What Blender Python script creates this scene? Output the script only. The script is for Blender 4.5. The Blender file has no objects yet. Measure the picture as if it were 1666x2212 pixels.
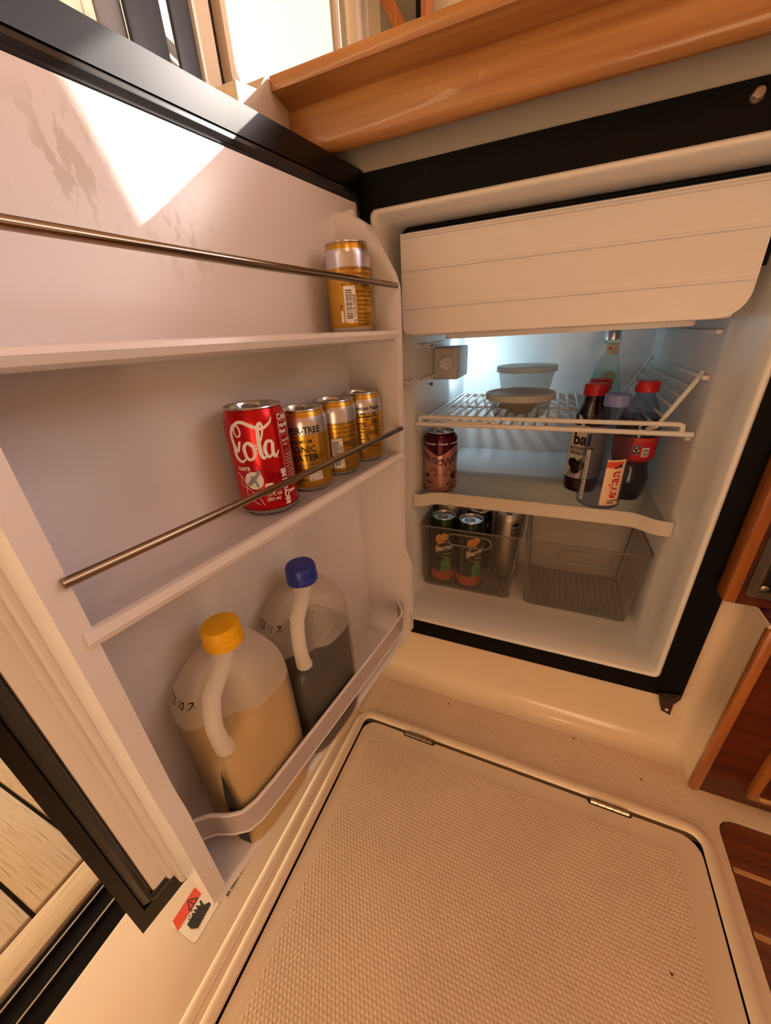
import bpy, bmesh, math, random
import numpy as np
from mathutils import Vector, Matrix
from mathutils.bvhtree import BVHTree
random.seed(7)
PI = math.pi
SC = bpy.context.scene
COL = SC.collection

# ------------------------------------------------------------------ camera
cd = bpy.data.cameras.new('camera')
cam = bpy.data.objects.new('camera', cd); COL.objects.link(cam)
cd.sensor_fit = 'HORIZONTAL'; cd.sensor_width = 36.0; cd.lens = 17.2958
cd.clip_start = 0.01; cd.clip_end = 60
_R = ((0.920407833, 0.387182175, -0.054216082),
      (0.121590738, -0.415283723, -0.901529324),
      (-0.371571141, 0.823182478, -0.429308159))
_x, _y, _z = Vector(_R[0]), -Vector(_R[1]), -Vector(_R[2])
_m = Matrix((_x, _y, _z)).transposed().to_4x4()
_m.translation = Vector((0.244792, -0.563668, 0.524327))
cam.matrix_world = _m
SC.camera = cam

# ------------------------------------------------------------------ world
w = bpy.data.worlds.new('world'); SC.world = w; w.use_nodes = True
bg = w.node_tree.nodes['Background']
bg.inputs[0].default_value = (1.0, 0.92, 0.89, 1); bg.inputs[1].default_value = 3.3

# ------------------------------------------------------------------ lights
def area(name, loc, target, size, energy, color, shape='DISK'):
    l = bpy.data.lights.new(name, 'AREA'); l.shape = shape; l.size = size
    l.energy = energy; l.color = color
    o = bpy.data.objects.new(name, l); COL.objects.link(o)
    o.location = loc
    o.rotation_euler = (Vector(target) - Vector(loc)).to_track_quat('-Z', 'Y').to_euler()
    return o
sun = bpy.data.lights.new('sun', 'SUN'); sun.energy = 48; sun.angle = math.radians(0.5); sun.color = (1, 0.93, 0.82)
so = bpy.data.objects.new('sun', sun); COL.objects.link(so)
SUN = Vector((0.413, 0.751, 0.568))
so.location = (3, 4, 3); so.rotation_euler = SUN.to_track_quat('Z', 'Y').to_euler()
area('cabin_lamp', (0.55, -0.95, 1.5), (0.25, -0.2, 0.0), 0.12, 1.7, (1.0, 0.475, 0.235))
area('cabin_lamp', (1.05, -0.45, 1.5), (0.3, -0.3, 0.2), 0.12, 0.5, (1.0, 0.48, 0.24))
area('windshield_daylight', (1.46, 0.12, 1.18), (0.0, -0.30, 0.50), 0.4, 1.5, (1.0, 0.80, 0.80), 'SQUARE')
area('door_fill_light', (0.95, 0.43, 1.27), (-0.08, -0.45, 0.50), 0.22, 6.5, (1.0, 0.84, 0.80))  # added fill standing in for window daylight on the open fridge door

vs = SC.view_settings
vs.view_transform = 'Standard'; vs.look = 'None'; vs.gamma = 1; vs.use_curve_mapping = False
vs.exposure = -0.35
try:
    SC.cycles.use_denoising = True
    SC.cycles.max_bounces = 10; SC.cycles.transparent_max_bounces = 16
    SC.cycles.caustics_reflective = False; SC.cycles.caustics_refractive = False
    SC.cycles.sample_clamp_indirect = 6
except Exception:
    pass

# ------------------------------------------------------------------ materials
def lin(c):
    return tuple(((v / 12.92) if v <= 0.04045 else ((v + 0.055) / 1.055) ** 2.4) for v in c)
def hexc(h):
    return lin(tuple(int(h[i:i + 2], 16) / 255 for i in (0, 2, 4)))
def new_mat(name):
    m = bpy.data.materials.new(name); m.use_nodes = True
    return m, m.node_tree.nodes, m.node_tree.links, m.node_tree.nodes['Principled BSDF']
def noise(N, L, scale, detail=4, coord='Object', stretch=None):
    tc = N.new('ShaderNodeTexCoord'); n = N.new('ShaderNodeTexNoise')
    n.inputs['Scale'].default_value = scale; n.inputs['Detail'].default_value = detail
    if stretch:
        mp = N.new('ShaderNodeMapping'); mp.inputs['Scale'].default_value = stretch
        L.new(tc.outputs[coord], mp.inputs[0]); L.new(mp.outputs[0], n.inputs['Vector'])
    else:
        L.new(tc.outputs[coord], n.inputs['Vector'])
    return n
def ramp(N, L, src, stops, interp='LINEAR'):
    r = N.new('ShaderNodeValToRGB'); r.color_ramp.interpolation = interp
    e = r.color_ramp.elements
    while len(e) < len(stops): e.new(0.5)
    for k, (p, c) in enumerate(stops):
        e[k].position = p; e[k].color = (*c, 1)
    L.new(src, r.inputs[0]); return r
def bump(N, L, P, src, strength, dist=0.001):
    b = N.new('ShaderNodeBump'); b.inputs['Strength'].default_value = strength; b.inputs['Distance'].default_value = dist
    L.new(src, b.inputs['Height']); L.new(b.outputs[0], P.inputs['Normal']); return b
def mat(name, col, rough=0.4, metal=0.0, var=0.03, scale=40, bmp=0.0, spec=0.5, coat=0.0):
    m, N, L, P = new_mat(name)
    c = hexc(col) if isinstance(col, str) else col
    n = noise(N, L, scale)
    r = ramp(N, L, n.outputs['Fac'], [(0.3, tuple(max(0, v * (1 - var)) for v in c)), (0.7, tuple(min(1, v * (1 + var)) for v in c))])
    L.new(r.outputs[0], P.inputs['Base Color'])
    P.inputs['Roughness'].default_value = rough; P.inputs['Metallic'].default_value = metal
    P.inputs['Specular IOR Level'].default_value = spec
    P.inputs['Coat Weight'].default_value = coat; P.inputs['Coat Roughness'].default_value = 0.08
    if bmp: bump(N, L, P, n.outputs['Fac'], bmp)
    return m
def wood(name, c1, c2, rough=0.3, stretch=(1.5, 30, 30), coat=0.3, lo=0.3, hi=0.68):
    m, N, L, P = new_mat(name)
    n = noise(N, L, 4.0, 8, stretch=stretch)
    n2 = noise(N, L, 3.0, 2)
    r = ramp(N, L, n.outputs['Fac'], [(lo, hexc(c1)), (hi, hexc(c2))])
    mx = N.new('ShaderNodeMix'); mx.data_type = 'RGBA'; mx.blend_type = 'MULTIPLY'
    r2 = ramp(N, L, n2.outputs['Fac'], [(0.3, (0.75, 0.7, 0.68)), (0.7, (1.1, 1.08, 1.05))])
    mx.inputs[0].default_value = 0.6
    L.new(r.outputs[0], mx.inputs[6]); L.new(r2.outputs[0], mx.inputs[7]); L.new(mx.outputs[2], P.inputs['Base Color'])
    P.inputs['Roughness'].default_value = rough; P.inputs['Coat Weight'].default_value = coat
    bump(N, L, P, n.outputs['Fac'], 0.05)
    return m
def zbands(name, stops, metal=0.9, rough=0.28):
    """flat print in horizontal bands up a can: colour by the can's own height (metres)"""
    m, N, L, P = new_mat(name)
    tc = N.new('ShaderNodeTexCoord'); sp = N.new('ShaderNodeSeparateXYZ'); L.new(tc.outputs['Object'], sp.inputs[0])
    mu = N.new('ShaderNodeMath'); mu.operation = 'MULTIPLY'; mu.inputs[1].default_value = 5.0
    L.new(sp.outputs['Z'], mu.inputs[0])
    r = ramp(N, L, mu.outputs[0], [(max(0, z * 5), hexc(c)) for z, c in stops], 'CONSTANT')
    L.new(r.outputs[0], P.inputs['Base Color'])
    P.inputs['Metallic'].default_value = metal; P.inputs['Roughness'].default_value = rough
    return m
def clear(name, tint, transp=0.86, rough=0.05, body=None, ior=1.45):
    """thin clear plastic or glass: mostly straight-through, with a gloss"""
    m, N, L, P = new_mat(name)
    out = N['Material Output']
    tr = N.new('ShaderNodeBsdfTransparent'); tr.inputs[0].default_value = (*hexc(tint), 1)
    P.inputs['Base Color'].default_value = (*hexc(body or '4A4A4C'), 1); P.inputs['Roughness'].default_value = rough
    P.inputs['IOR'].default_value = ior
    lw = N.new('ShaderNodeLayerWeight'); lw.inputs[0].default_value = 0.5
    fr = N.new('ShaderNodeMath'); fr.operation = 'POWER'; fr.inputs[1].default_value = 3.5
    L.new(lw.outputs['Facing'], fr.inputs[0])
    n = noise(N, L, 30)
    ad = N.new('ShaderNodeMath'); ad.operation = 'MULTIPLY_ADD'; ad.inputs[1].default_value = 0.5; ad.inputs[2].default_value = 1 - transp
    ad.use_clamp = True
    L.new(fr.outputs[0], ad.inputs[0])
    mx = N.new('ShaderNodeMixShader'); L.new(ad.outputs[0], mx.inputs[0])
    L.new(tr.outputs[0], mx.inputs[1]); L.new(P.outputs[0], mx.inputs[2]); L.new(mx.outputs[0], out.inputs[0])
    bump(N, L, P, n.outputs['Fac'], 0.02)
    return m
def milky(name, tint, transp, rough=0.35, drops=False, wet=None):
    """translucent polyethylene"""
    m, N, L, P = new_mat(name)
    out = N['Material Output']
    tr = N.new('ShaderNodeBsdfTransparent'); tr.inputs[0].default_value = (*hexc(tint), 1)
    tl = N.new('ShaderNodeBsdfTranslucent'); tl.inputs[0].default_value = (*hexc(tint), 1)
    P.inputs['Base Color'].default_value = (*hexc(tint), 1); P.inputs['Roughness'].default_value = rough
    m1 = N.new('ShaderNodeMixShader'); m1.inputs[0].default_value = 0.5
    L.new(P.outputs[0], m1.inputs[1]); L.new(tl.outputs[0], m1.inputs[2])
    m2 = N.new('ShaderNodeMixShader'); m2.inputs[0].default_value = 1 - transp
    L.new(tr.outputs[0], m2.inputs[1]); L.new(m1.outputs[0], m2.inputs[2]); L.new(m2.outputs[0], out.inputs[0])
    if drops:
        tc = N.new('ShaderNodeTexCoord'); v = N.new('ShaderNodeTexVoronoi'); v.inputs['Scale'].default_value = 420
        L.new(tc.outputs['Object'], v.inputs['Vector'])
        sp = N.new('ShaderNodeSeparateXYZ'); L.new(tc.outputs['Object'], sp.inputs[0])
        gt = N.new('ShaderNodeMapRange'); gt.inputs[1].default_value = 0.186; gt.inputs[2].default_value = 0.192
        L.new(sp.outputs['Z'], gt.inputs[0])
        r = ramp(N, L, v.outputs['Distance'], [(0.20, (1, 1, 1)), (0.38, (0, 0, 0))])
        mu = N.new('ShaderNodeMath'); mu.operation = 'MULTIPLY'; L.new(r.outputs[0], mu.inputs[0]); L.new(gt.outputs[0], mu.inputs[1])
        bump(N, L, P, mu.outputs[0], 0.6, 0.0008)
        ad = N.new('ShaderNodeMath'); ad.operation = 'MULTIPLY_ADD'; ad.inputs[1].default_value = -0.25; ad.inputs[2].default_value = 1 - transp
        L.new(mu.outputs[0], ad.inputs[0]); L.new(ad.outputs[0], m2.inputs[0])
    else:
        n = noise(N, L, 25); bump(N, L, P, n.outputs['Fac'], 0.04)
    if wet:      # the wall lets more through where drink wets it
        tc2 = N.new('ShaderNodeTexCoord'); sp2 = N.new('ShaderNodeSeparateXYZ'); L.new(tc2.outputs['Object'], sp2.inputs[0])
        mr = N.new('ShaderNodeMapRange'); mr.inputs[1].default_value = wet[0] - 0.001; mr.inputs[2].default_value = wet[0] + 0.001
        mr.inputs[3].default_value = 1 - wet[1]; mr.inputs[4].default_value = 1 - transp
        L.new(sp2.outputs['Z'], mr.inputs[0])
        if drops:
            L.new(mr.outputs[0], ad.inputs[2]); L.new(ad.outputs[0], m2.inputs[0])
        else: L.new(mr.outputs[0], m2.inputs[0])
    return m
def glow(name, col, s):
    m, N, L, P = new_mat(name)
    P.inputs['Emission Color'].default_value = (*hexc(col), 1); P.inputs['Emission Strength'].default_value = s
    P.inputs['Base Color'].default_value = (*hexc(col), 1)
    return m

def white_worn(name):
    m, N, L, P = new_mat(name)
    n = noise(N, L, 120, 8, stretch=(1, 1, 0.45))
    a = ramp(N, L, n.outputs['Fac'], [(0.53, (0, 0, 0)), (0.58, (1, 1, 1))])
    tc = N.new('ShaderNodeTexCoord')
    def patch(x, z, r0, r1):
        d = N.new('ShaderNodeVectorMath'); d.operation = 'DISTANCE'; d.inputs[1].default_value = (x, 0.004, z)
        L.new(tc.outputs['Object'], d.inputs[0])
        g = N.new('ShaderNodeMapRange'); g.inputs[1].default_value = r0; g.inputs[2].default_value = r1; g.inputs[3].default_value = 1.0; g.inputs[4].default_value = 0.0
        L.new(d.outputs['Value'], g.inputs[0]); return g
    p1, p2 = patch(0.262, 0.608, 0.005, 0.040), patch(0.335, 0.635, 0.01, 0.045)
    mx_ = N.new('ShaderNodeMath'); mx_.operation = 'MAXIMUM'; L.new(p1.outputs[0], mx_.inputs[0]); L.new(p2.outputs[0], mx_.inputs[1])
    mu2 = N.new('ShaderNodeMath'); mu2.operation = 'MULTIPLY'; L.new(a.outputs[0], mu2.inputs[0]); L.new(mx_.outputs[0], mu2.inputs[1])
    r = ramp(N, L, mu2.outputs[0], [(0, hexc('E8E2E5')), (1, hexc('D0C7C0'))])
    L.new(r.outputs[0], P.inputs['Base Color'])
    P.inputs['Roughness'].default_value = 0.3
    return m

M = dict(
    white=mat('white_plastic', 'E4DEE1', 0.28, var=0.015),
    worn=white_worn('worn_white_plastic'),
    liner=mat('liner_white', 'E4E2E2', 0.3, var=0.012),
    gel=mat('cream_gelcoat', 'DEC7AE', 0.22, var=0.03, scale=6, coat=0.3),
    tread=mat('cream_tread', 'D6BCA2', 0.42, var=0.05, scale=9),
    black=mat('black_trim', '080808', 0.55, var=0.2, scale=60, spec=0.12),
    doortrim=mat('glossy_black_trim', '070707', 0.28, var=0.2, scale=60, spec=0.38, coat=0.0),
    gasket=mat('grey_black_gasket', '1A1A1C', 0.25, var=0.1),
    gap=mat('dark_gap', '1B140F', 0.8),
    greywall=mat('grey_wall_panel', 'BDB4A8', 0.5, var=0.02),
    beige=mat('beige_vinyl', 'D0BEAA', 0.7, var=0.05, scale=300, bmp=0.3),
    wood=wood('cherry_wood', 'A06838', 'BC8850', 0.34),
    woodz=wood('cherry_wood_upright', '8A4C20', 'A8662F', 0.3, (30, 30, 1.5)),
    wooddk=wood('dark_red_wood', '42150A', '5E2412', 0.3, (2, 30, 30)),
    teak=wood('dark_teak', '5A2A12', '7C4220', 0.35, (2, 40, 40)),
    holly=wood('pale_holly', 'B98A58', 'CFA26E', 0.35, (2, 40, 40)),
    deck=wood('pale_deck_board', '7E684C', 'CBB698', 0.6, (4, 300, 300), 0.0, 0.28, 0.46),
    decky=wood('pale_deck_board_long', '7E684C', 'CBB698', 0.6, (300, 4, 300), 0.0, 0.28, 0.46),
    steel=mat('brushed_steel', 'A79E96', 0.25, 1.0, var=0.06, scale=90),
    rail=mat('bronze_steel_rail', '9B8A7A', 0.2, 1.0, var=0.05, scale=90),
    dark_steel=mat('dull_steel', '5A5148', 0.35, 1.0, var=0.15, scale=80),
    alu=mat('can_aluminium', 'C9C7C4', 0.25, 1.0, var=0.03, scale=120),
    wire=mat('white_coated_wire', 'E2DEDA', 0.35, var=0.02),
    trim=mat('tan_grey_trim', 'CFC4B8', 0.4, var=0.02),
    boxgrey=mat('thermostat_grey', 'BDB6B0', 0.4, var=0.02),
    band=mat('grey_lilac_band', 'B3A6A8', 0.3, var=0.02),
    ink=mat('black_ink', '16120E', 0.6, var=0.1),
    brownink=mat('brown_ink', '4A3208', 0.6, var=0.1),
    purpleink=mat('dark_purple_ink', '2A1018', 0.6, var=0.1),
    whiteink=mat('white_ink', 'EFEAE6', 0.5, var=0.02),
    redink=mat('red_ink', 'C3122E', 0.5, var=0.03),
    red=mat('red_can', 'C20A18', 0.22, 0.55, var=0.03),
    yellow=mat('yellow_cap', 'F0B400', 0.45, var=0.02),
    blue=mat('blue_cap', '1B2F96', 0.35, var=0.04),
    redcap=mat('red_cap', 'C9141C', 0.4, var=0.03),
    lilac=mat('lilac_cap', '8088C8', 0.4, var=0.03),
    orange=mat('orange_print', 'E56A2C', 0.4, var=0.03),
    peach=mat('peach_print', 'F0A848', 0.4, var=0.06),
    greenprint=mat('green_print', '4E8A2C', 0.35, 0.2, var=0.1),
    cola=mat('cola_liquid', '0B0504', 0.12, var=0.1, coat=0.4),
    berry=mat('dark_berry_liquid', '1E0810', 0.12, var=0.1, coat=0.4),
    lemon=mat('cloudy_lemon_drink', 'C9A658', 0.35, var=0.03, scale=12),
    greydrink=mat('dark_grey_drink', '0E0B0C', 0.3, var=0.05, scale=12),
    mushroom=mat('brown_leftovers', '5E4028', 0.5, var=0.7, scale=45, bmp=0.5),
    jug=milky('milky_jug_plastic', 'F6F2EC', 0.32, wet=(0.1995, 0.72)),
    jugdrops=milky('misted_jug_plastic', 'F2ECE6', 0.40, drops=True, wet=(0.1835, 0.84)),
    handle=milky('milky_handle_plastic', 'F8F4EE', 0.10),
    tub=milky('cloudy_tub_plastic', 'EFEFEE', 0.80, 0.2),
    tublid=milky('cloudy_lid_plastic', 'EDE9E0', 0.12, 0.35),
    bin=clear('clear_bin_plastic', 'F3F0EE', 0.965, body='DAD6D2'),
    binedge=clear('clear_bin_edge', '9A9694', 0.62, body='B4B0AC'),
    glass=clear('shelf_glass', 'F2F6F6', 0.95),
    bottleglass=clear('pale_green_bottle_glass', 'F1F8F4', 0.94, body='C8DCD0'),
    pet=clear('clear_bottle_plastic', 'DADBE8', 0.92, body='8C8EA0'),
    pane=clear('window_pane', 'E8E6E2', 0.90),
    darkframe=mat('dark_blue_grey_frame', '333B47', 0.4, var=0.05),
    greyframe=mat('grey_frame', '8A8C92', 0.45, var=0.05),
    curtain=mat('sheer_white_blind', 'F4EDE2', 0.8, var=0.03),
    shedwall=mat('boathouse_wall', 'CDBE9F', 0.8, var=0.35, scale=5),
    shedbeam=mat('boathouse_beam', '8D857A', 0.8, var=0.15, scale=12),
    lens=glow('lamp_lens', 'DDF1FF', 3.0),
    ceil=mat('ceiling_vinyl', 'D8B892', 0.7, var=0.02),
    stickred=mat('sticker_red', 'D8472A', 0.5, var=0.03),
    stickwhite=mat('sticker_white', 'E9DCCB', 0.5, var=0.02),
    burgundy=mat('burgundy_can', '4A0C20', 0.25, 0.6, var=0.05),
    pinkcan=mat('dusty_pink_can', 'B8857C', 0.28, 0.6, var=0.05, scale=20),
    silvercan=mat('plain_silver_can', 'BDB4AA', 0.35, 0.8, var=0.05, scale=80),
    blackcan=mat('black_can', '12110F', 0.3, 0.3, var=0.1),
    petlabel=mat('white_bottle_label', 'D9CFC4', 0.5, var=0.02),
    peachlabel=mat('pale_peach_label', 'EFC9A6', 0.5, var=0.03),
    greenlabel=mat('pale_green_label', 'A8BFA0', 0.5, var=0.03),
    debris=mat('dirt_speck', '3A2415', 0.9),
)
M['tonic'] = zbands('gold_can_print', [(0, 'D8D2C8'), (0.004, 'CC9E40'), (0.0640, 'CFCBD2'), (0.0818, 'D2A446')])
M['perrier'] = zbands('dark_green_can_print', [(0, '3A4A20'), (0.005, 'D9632A'), (0.030, '1C2A14')], 0.45, 0.3)

# ------------------------------------------------------------------ mesh helpers
def new(): return bmesh.new()
def finish(name, bm, m, parent=None, smooth=True, angle=35):
    me = bpy.data.meshes.new(name)
    bmesh.ops.recalc_face_normals(bm, faces=bm.faces[:])
    bm.to_mesh(me); bm.free()
    return link(name, me, m, parent, smooth, angle)
def link(name, me, m, parent=None, smooth=True, angle=35):
    if m is not None:
        me.materials.clear(); me.materials.append(m)
    if smooth and len(me.polygons):
        me.polygons.foreach_set('use_smooth', [True] * len(me.polygons))
        try: me.set_sharp_from_angle(angle=math.radians(angle))
        except Exception: pass
    o = bpy.data.objects.new(name, me); COL.objects.link(o)
    if parent is not None: o.parent = parent
    return o
def tag(o, label=None, cat=None, group=None, kind=None):
    if label: o['label'] = label
    if cat: o['category'] = cat
    if group: o['group'] = group
    if kind: o['kind'] = kind
    return o
def thing(name, label, cat, loc=(0, 0, 0), rz=0.0, group=None):
    o = bpy.data.objects.new(name, None); COL.objects.link(o)
    o.empty_display_size = 0.02
    o.location = loc; o.rotation_euler = (0, 0, rz)
    return tag(o, label, cat, group)
def box(bm, lo, hi, bev=0.0, seg=2):
    lo, hi = Vector(lo), Vector(hi)
    r = bmesh.ops.create_cube(bm, size=1.0)
    vs_ = r['verts']
    for v in vs_:
        v.co = Vector((lo[i] + (v.co[i] + 0.5) * (hi[i] - lo[i]) for i in range(3)))
    if bev > 0:
        es = list({e for v in vs_ for e in v.link_edges})
        bmesh.ops.bevel(bm, geom=es, offset=bev, segments=seg, affect='EDGES', profile=0.5)
    return bm
def boxo(name, lo, hi, m, parent=None, bev=0.0, seg=2):
    return finish(name, box(new(), lo, hi, bev, seg), m, parent)
def tube(bm, pts, r, n=10, caps=True, closed=False, flat=None, up=Vector((0, 0, 1))):
    pts = [Vector(p) for p in pts]; k = len(pts)
    rad = r if isinstance(r, (list, tuple)) else [r] * k
    rings = []; prevn = None
    for i, p in enumerate(pts):
        if closed: t = pts[(i + 1) % k] - pts[i - 1]
        else: t = (pts[min(i + 1, k - 1)] - pts[max(i - 1, 0)])
        t.normalize()
        a = prevn if prevn is not None else (up if abs(t.dot(up)) < 0.95 else Vector((1, 0, 0)))
        nrm = (a - t * a.dot(t)).normalized(); prevn = nrm
        b = t.cross(nrm)
        fx, fy = flat or (1, 1)
        rings.append([bm.verts.new(p + (nrm * math.cos(2 * PI * j / n) * fx + b * math.sin(2 * PI * j / n) * fy) * rad[i]) for j in range(n)])
    for i in range(k if closed else k - 1):
        A, B = rings[i], rings[(i + 1) % k]
        for j in range(n):
            bm.faces.new((A[j], A[(j + 1) % n], B[(j + 1) % n], B[j]))
    if caps and not closed:
        bm.faces.new(rings[0][::-1]); bm.faces.new(rings[-1])
    return bm
def lathe(bm, prof, n=32, cap0=True, cap1=True, off=(0, 0)):
    rings = []
    for r, z in prof:
        if r < 1e-6: rings.append([bm.verts.new((off[0], off[1], z))])
        else: rings.append([bm.verts.new((off[0] + r * math.cos(2 * PI * j / n), off[1] + r * math.sin(2 * PI * j / n), z)) for j in range(n)])
    for A, B in zip(rings, rings[1:]):
        if len(A) == 1 and len(B) == 1: continue
        for j in range(n):
            j2 = (j + 1) % n
            if len(A) == 1: bm.faces.new((A[0], B[j2], B[j]))
            elif len(B) == 1: bm.faces.new((A[j], A[j2], B[0]))
            else: bm.faces.new((A[j], A[j2], B[j2], B[j]))
    if cap0 and len(rings[0]) > 1: bm.faces.new(rings[0][::-1])
    if cap1 and len(rings[-1]) > 1: bm.faces.new(rings[-1])
    return bm
def prism(bm, poly, a, b, fn):
    """extrude a 2-D polygon between two values of a third axis; fn(u, v, w) gives the point"""
    A = [bm.verts.new(fn(u, v, a)) for u, v in poly]; B = [bm.verts.new(fn(u, v, b)) for u, v in poly]
    n = len(poly)
    for j in range(n):
        bm.faces.new((A[j], A[(j + 1) % n], B[(j + 1) % n], B[j]))
    bm.faces.new(A[::-1]); bm.faces.new(B)
    return bm
def bevel_all(bm, off, seg=2, ang=30):
    es = [e for e in bm.edges if len(e.link_faces) == 2 and e.calc_face_angle(0) > math.radians(ang)]
    bmesh.ops.bevel(bm, geom=es, offset=off, segments=seg, affect='EDGES', profile=0.5)
    return bm
def rrect(x0, y0, x1, y1, r, n=5):
    out = []
    for cx, cy, a0 in ((x1 - r, y1 - r, 0), (x0 + r, y1 - r, 90), (x0 + r, y0 + r, 180), (x1 - r, y0 + r, 270)):
        for k in range(n + 1):
            a = math.radians(a0 + 90 * k / n)
            out.append((cx + r * math.cos(a), cy + r * math.sin(a)))
    return out
def loft(bm, rings, cap0=True, cap1=True):
    V = [[bm.verts.new(p) for p in r] for r in rings]
    n = len(V[0])
    for A, B in zip(V, V[1:]):
        for j in range(n):
            bm.faces.new((A[j], A[(j + 1) % n], B[(j + 1) % n], B[j]))
    if cap0: bm.faces.new(V[0][::-1])
    if cap1: bm.faces.new(V[-1])
    return bm
def ring_frame(bm, o, i, a, b, fn):
    """rectangular frame: outer (u0,v0,u1,v1), inner, between a and b"""
    def q(r, w): return [bm.verts.new(fn(u, v, w)) for u, v in ((r[0], r[1]), (r[2], r[1]), (r[2], r[3]), (r[0], r[3]))]
    Oa, Ob, Ia, Ib = q(o, a), q(o, b), q(i, a), q(i, b)
    for j in range(4):
        k = (j + 1) % 4
        bm.faces.new((Oa[j], Oa[k], Ob[k], Ob[j])); bm.faces.new((Ia[j], Ia[k], Ib[k], Ib[j]))
        bm.faces.new((Oa[j], Oa[k], Ia[k], Ia[j])); bm.faces.new((Ob[j], Ob[k], Ib[k], Ib[j]))
    return bm
XZ = lambda u, v, w_: (u, w_, v)
XY = lambda u, v, w_: (u, v, w_)
YZ = lambda u, v, w_: (w_, u, v)

# lettering -------------------------------------------------------------
def text_geo(s, size, bold=0.0, xs=1.0, align='LEFT'):
    c = bpy.data.curves.new('t', 'FONT'); c.body = s; c.size = size; c.align_x = align
    c.offset = bold; c.resolution_u = 2
    o = bpy.data.objects.new('t', c)
    me = o.to_mesh()
    vs_ = [(v.co.x * xs, v.co.y) for v in me.vertices]; fs = [tuple(p.vertices) for p in me.polygons]
    o.to_mesh_clear(); bpy.data.objects.remove(o); bpy.data.curves.remove(c)
    return vs_, fs
class Art:
    """flat print made of pieces in (u, v) metres, laid on a cylinder or a plane"""
    def __init__(self): self.v, self.f = [], []
    def add(self, vs_, fs):
        k = len(self.v); self.v += vs_; self.f += [tuple(i + k for i in f) for f in fs]; return self
    def text(self, s, u, v, size, bold=0.0, xs=1.0, align='LEFT', rot=0.0):
        vs_, fs = text_geo(s, size, bold, xs, align)
        c_, s_ = math.cos(rot), math.sin(rot)
        return self.add([(u + a * c_ - b * s_, v + a * s_ + b * c_) for a, b in vs_], fs)
    def rect(self, u0, v0, u1, v1):
        n = max(1, int(abs(u1 - u0) / 0.004))
        vs_ = []; fs = []
        for i in range(n + 1):
            u = u0 + (u1 - u0) * i / n; vs_ += [(u, v0), (u, v1)]
            if i: fs.append((2 * i - 2, 2 * i, 2 * i + 1, 2 * i - 1))
        return self.add(vs_, fs)
    def poly(self, pts):
        return self.add(list(pts), [tuple(range(len(pts)))])
    def disc(self, u, v, ru, rv=None, n=20):
        rv = rv or ru
        vs_ = [(u, v)] + [(u + ru * math.cos(2 * PI * k / n), v + rv * math.sin(2 * PI * k / n)) for k in range(n)]
        return self.add(vs_, [(0, 1 + k, 1 + (k + 1) % n) for k in range(n)])
    def stroke(self, pts, wd, closed=False, sub=6):
        """a pen stroke of varying width along a smooth path"""
        P = [Vector((p[0], p[1])) for p in pts]
        W = wd if isinstance(wd, (list, tuple)) else [wd] * len(P)
        S, SW = [], []
        n = len(P)
        for i in range(n - 1):
            p0, p1, p2, p3 = P[max(i - 1, 0)], P[i], P[i + 1], P[min(i + 2, n - 1)]
            for k in range(sub):
                t = k / sub
                S.append(0.5 * ((2 * p1) + (p2 - p0) * t + (2 * p0 - 5 * p1 + 4 * p2 - p3) * t * t + (3 * p1 - p0 - 3 * p2 + p3) * t ** 3))
                SW.append(W[i] + (W[i + 1] - W[i]) * t)
        S.append(P[-1]); SW.append(W[-1])
        vs_, fs = [], []
        for i, p in enumerate(S):
            t = S[min(i + 1, len(S) - 1)] - S[max(i - 1, 0)]
            if t.length < 1e-9: t = Vector((1, 0))
            t.normalize(); q = Vector((-t.y, t.x)) * SW[i] / 2
            vs_ += [tuple(p + q), tuple(p - q)]
            if i: fs.append((2 * i - 2, 2 * i - 1, 2 * i + 1, 2 * i))
        return self.add(vs_, fs)
    def barcode(self, u0, v0, u1, v1, upright=True, seed=1):
        rnd = random.Random(seed); t = 0.0; L_ = (v1 - v0) if not upright else (u1 - u0)
        while t < L_ - 0.0006:
            wd = rnd.choice((0.0003, 0.0005, 0.0008)); 
            if upright: self.rect(u0 + t, v0, u0 + t + wd, v1)
            else: self.rect(u0, v0 + t, u1, v0 + t + wd)
            t += wd + rnd.choice((0.0004, 0.0006, 0.0009))
        return self
    def mesh(self, name, fn, m, parent):
        me = bpy.data.meshes.new(name)
        me.from_pydata([fn(u, v) for u, v in self.v], [], self.f); me.update()
        o = link(name, me, m, parent, smooth=False)
        return o
    def wrap(self, name, R, m, parent, a0=-PI / 2, lift=0.00025):
        return self.mesh(name, lambda u, v: ((R + lift) * math.cos(a0 + u / R), (R + lift) * math.sin(a0 + u / R), v), m, parent)
CAMP = Vector((0.244792, -0.563668))
def face_cam(x, y, turn=0.0):
    """rotation that turns a thing's front (local -Y) to the viewer, plus a turn in degrees"""
    return math.atan2(CAMP.y - y, CAMP.x - x) + PI / 2 + math.radians(turn)

# door frame of reference (s along the door from the hinge, o out of its inner face, z up)
TH = 0.132623
HX, HY = -0.02, -0.02
DV = Vector((-math.sin(TH), -math.cos(TH), 0)); NV = Vector((math.cos(TH), -math.sin(TH), 0))
DROT = math.atan2(DV.y, DV.x)
def DW(s, o, z): return Vector((HX, HY, 0)) + DV * s + NV * o + Vector((0, 0, z))

W, H = 0.46, 0.6701
FZ = -0.16            # cabin sole

# ================================================================== SETTING
def struct(name, bm, m, parent=None, **k):
    o = finish(name, bm, m, parent, **k)
    if parent is None: o['kind'] = 'structure'
    return o
def setting(name, label=None, cat=None):
    o = bpy.data.objects.new(name, None); COL.objects.link(o); o['kind'] = 'structure'
    return o

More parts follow.
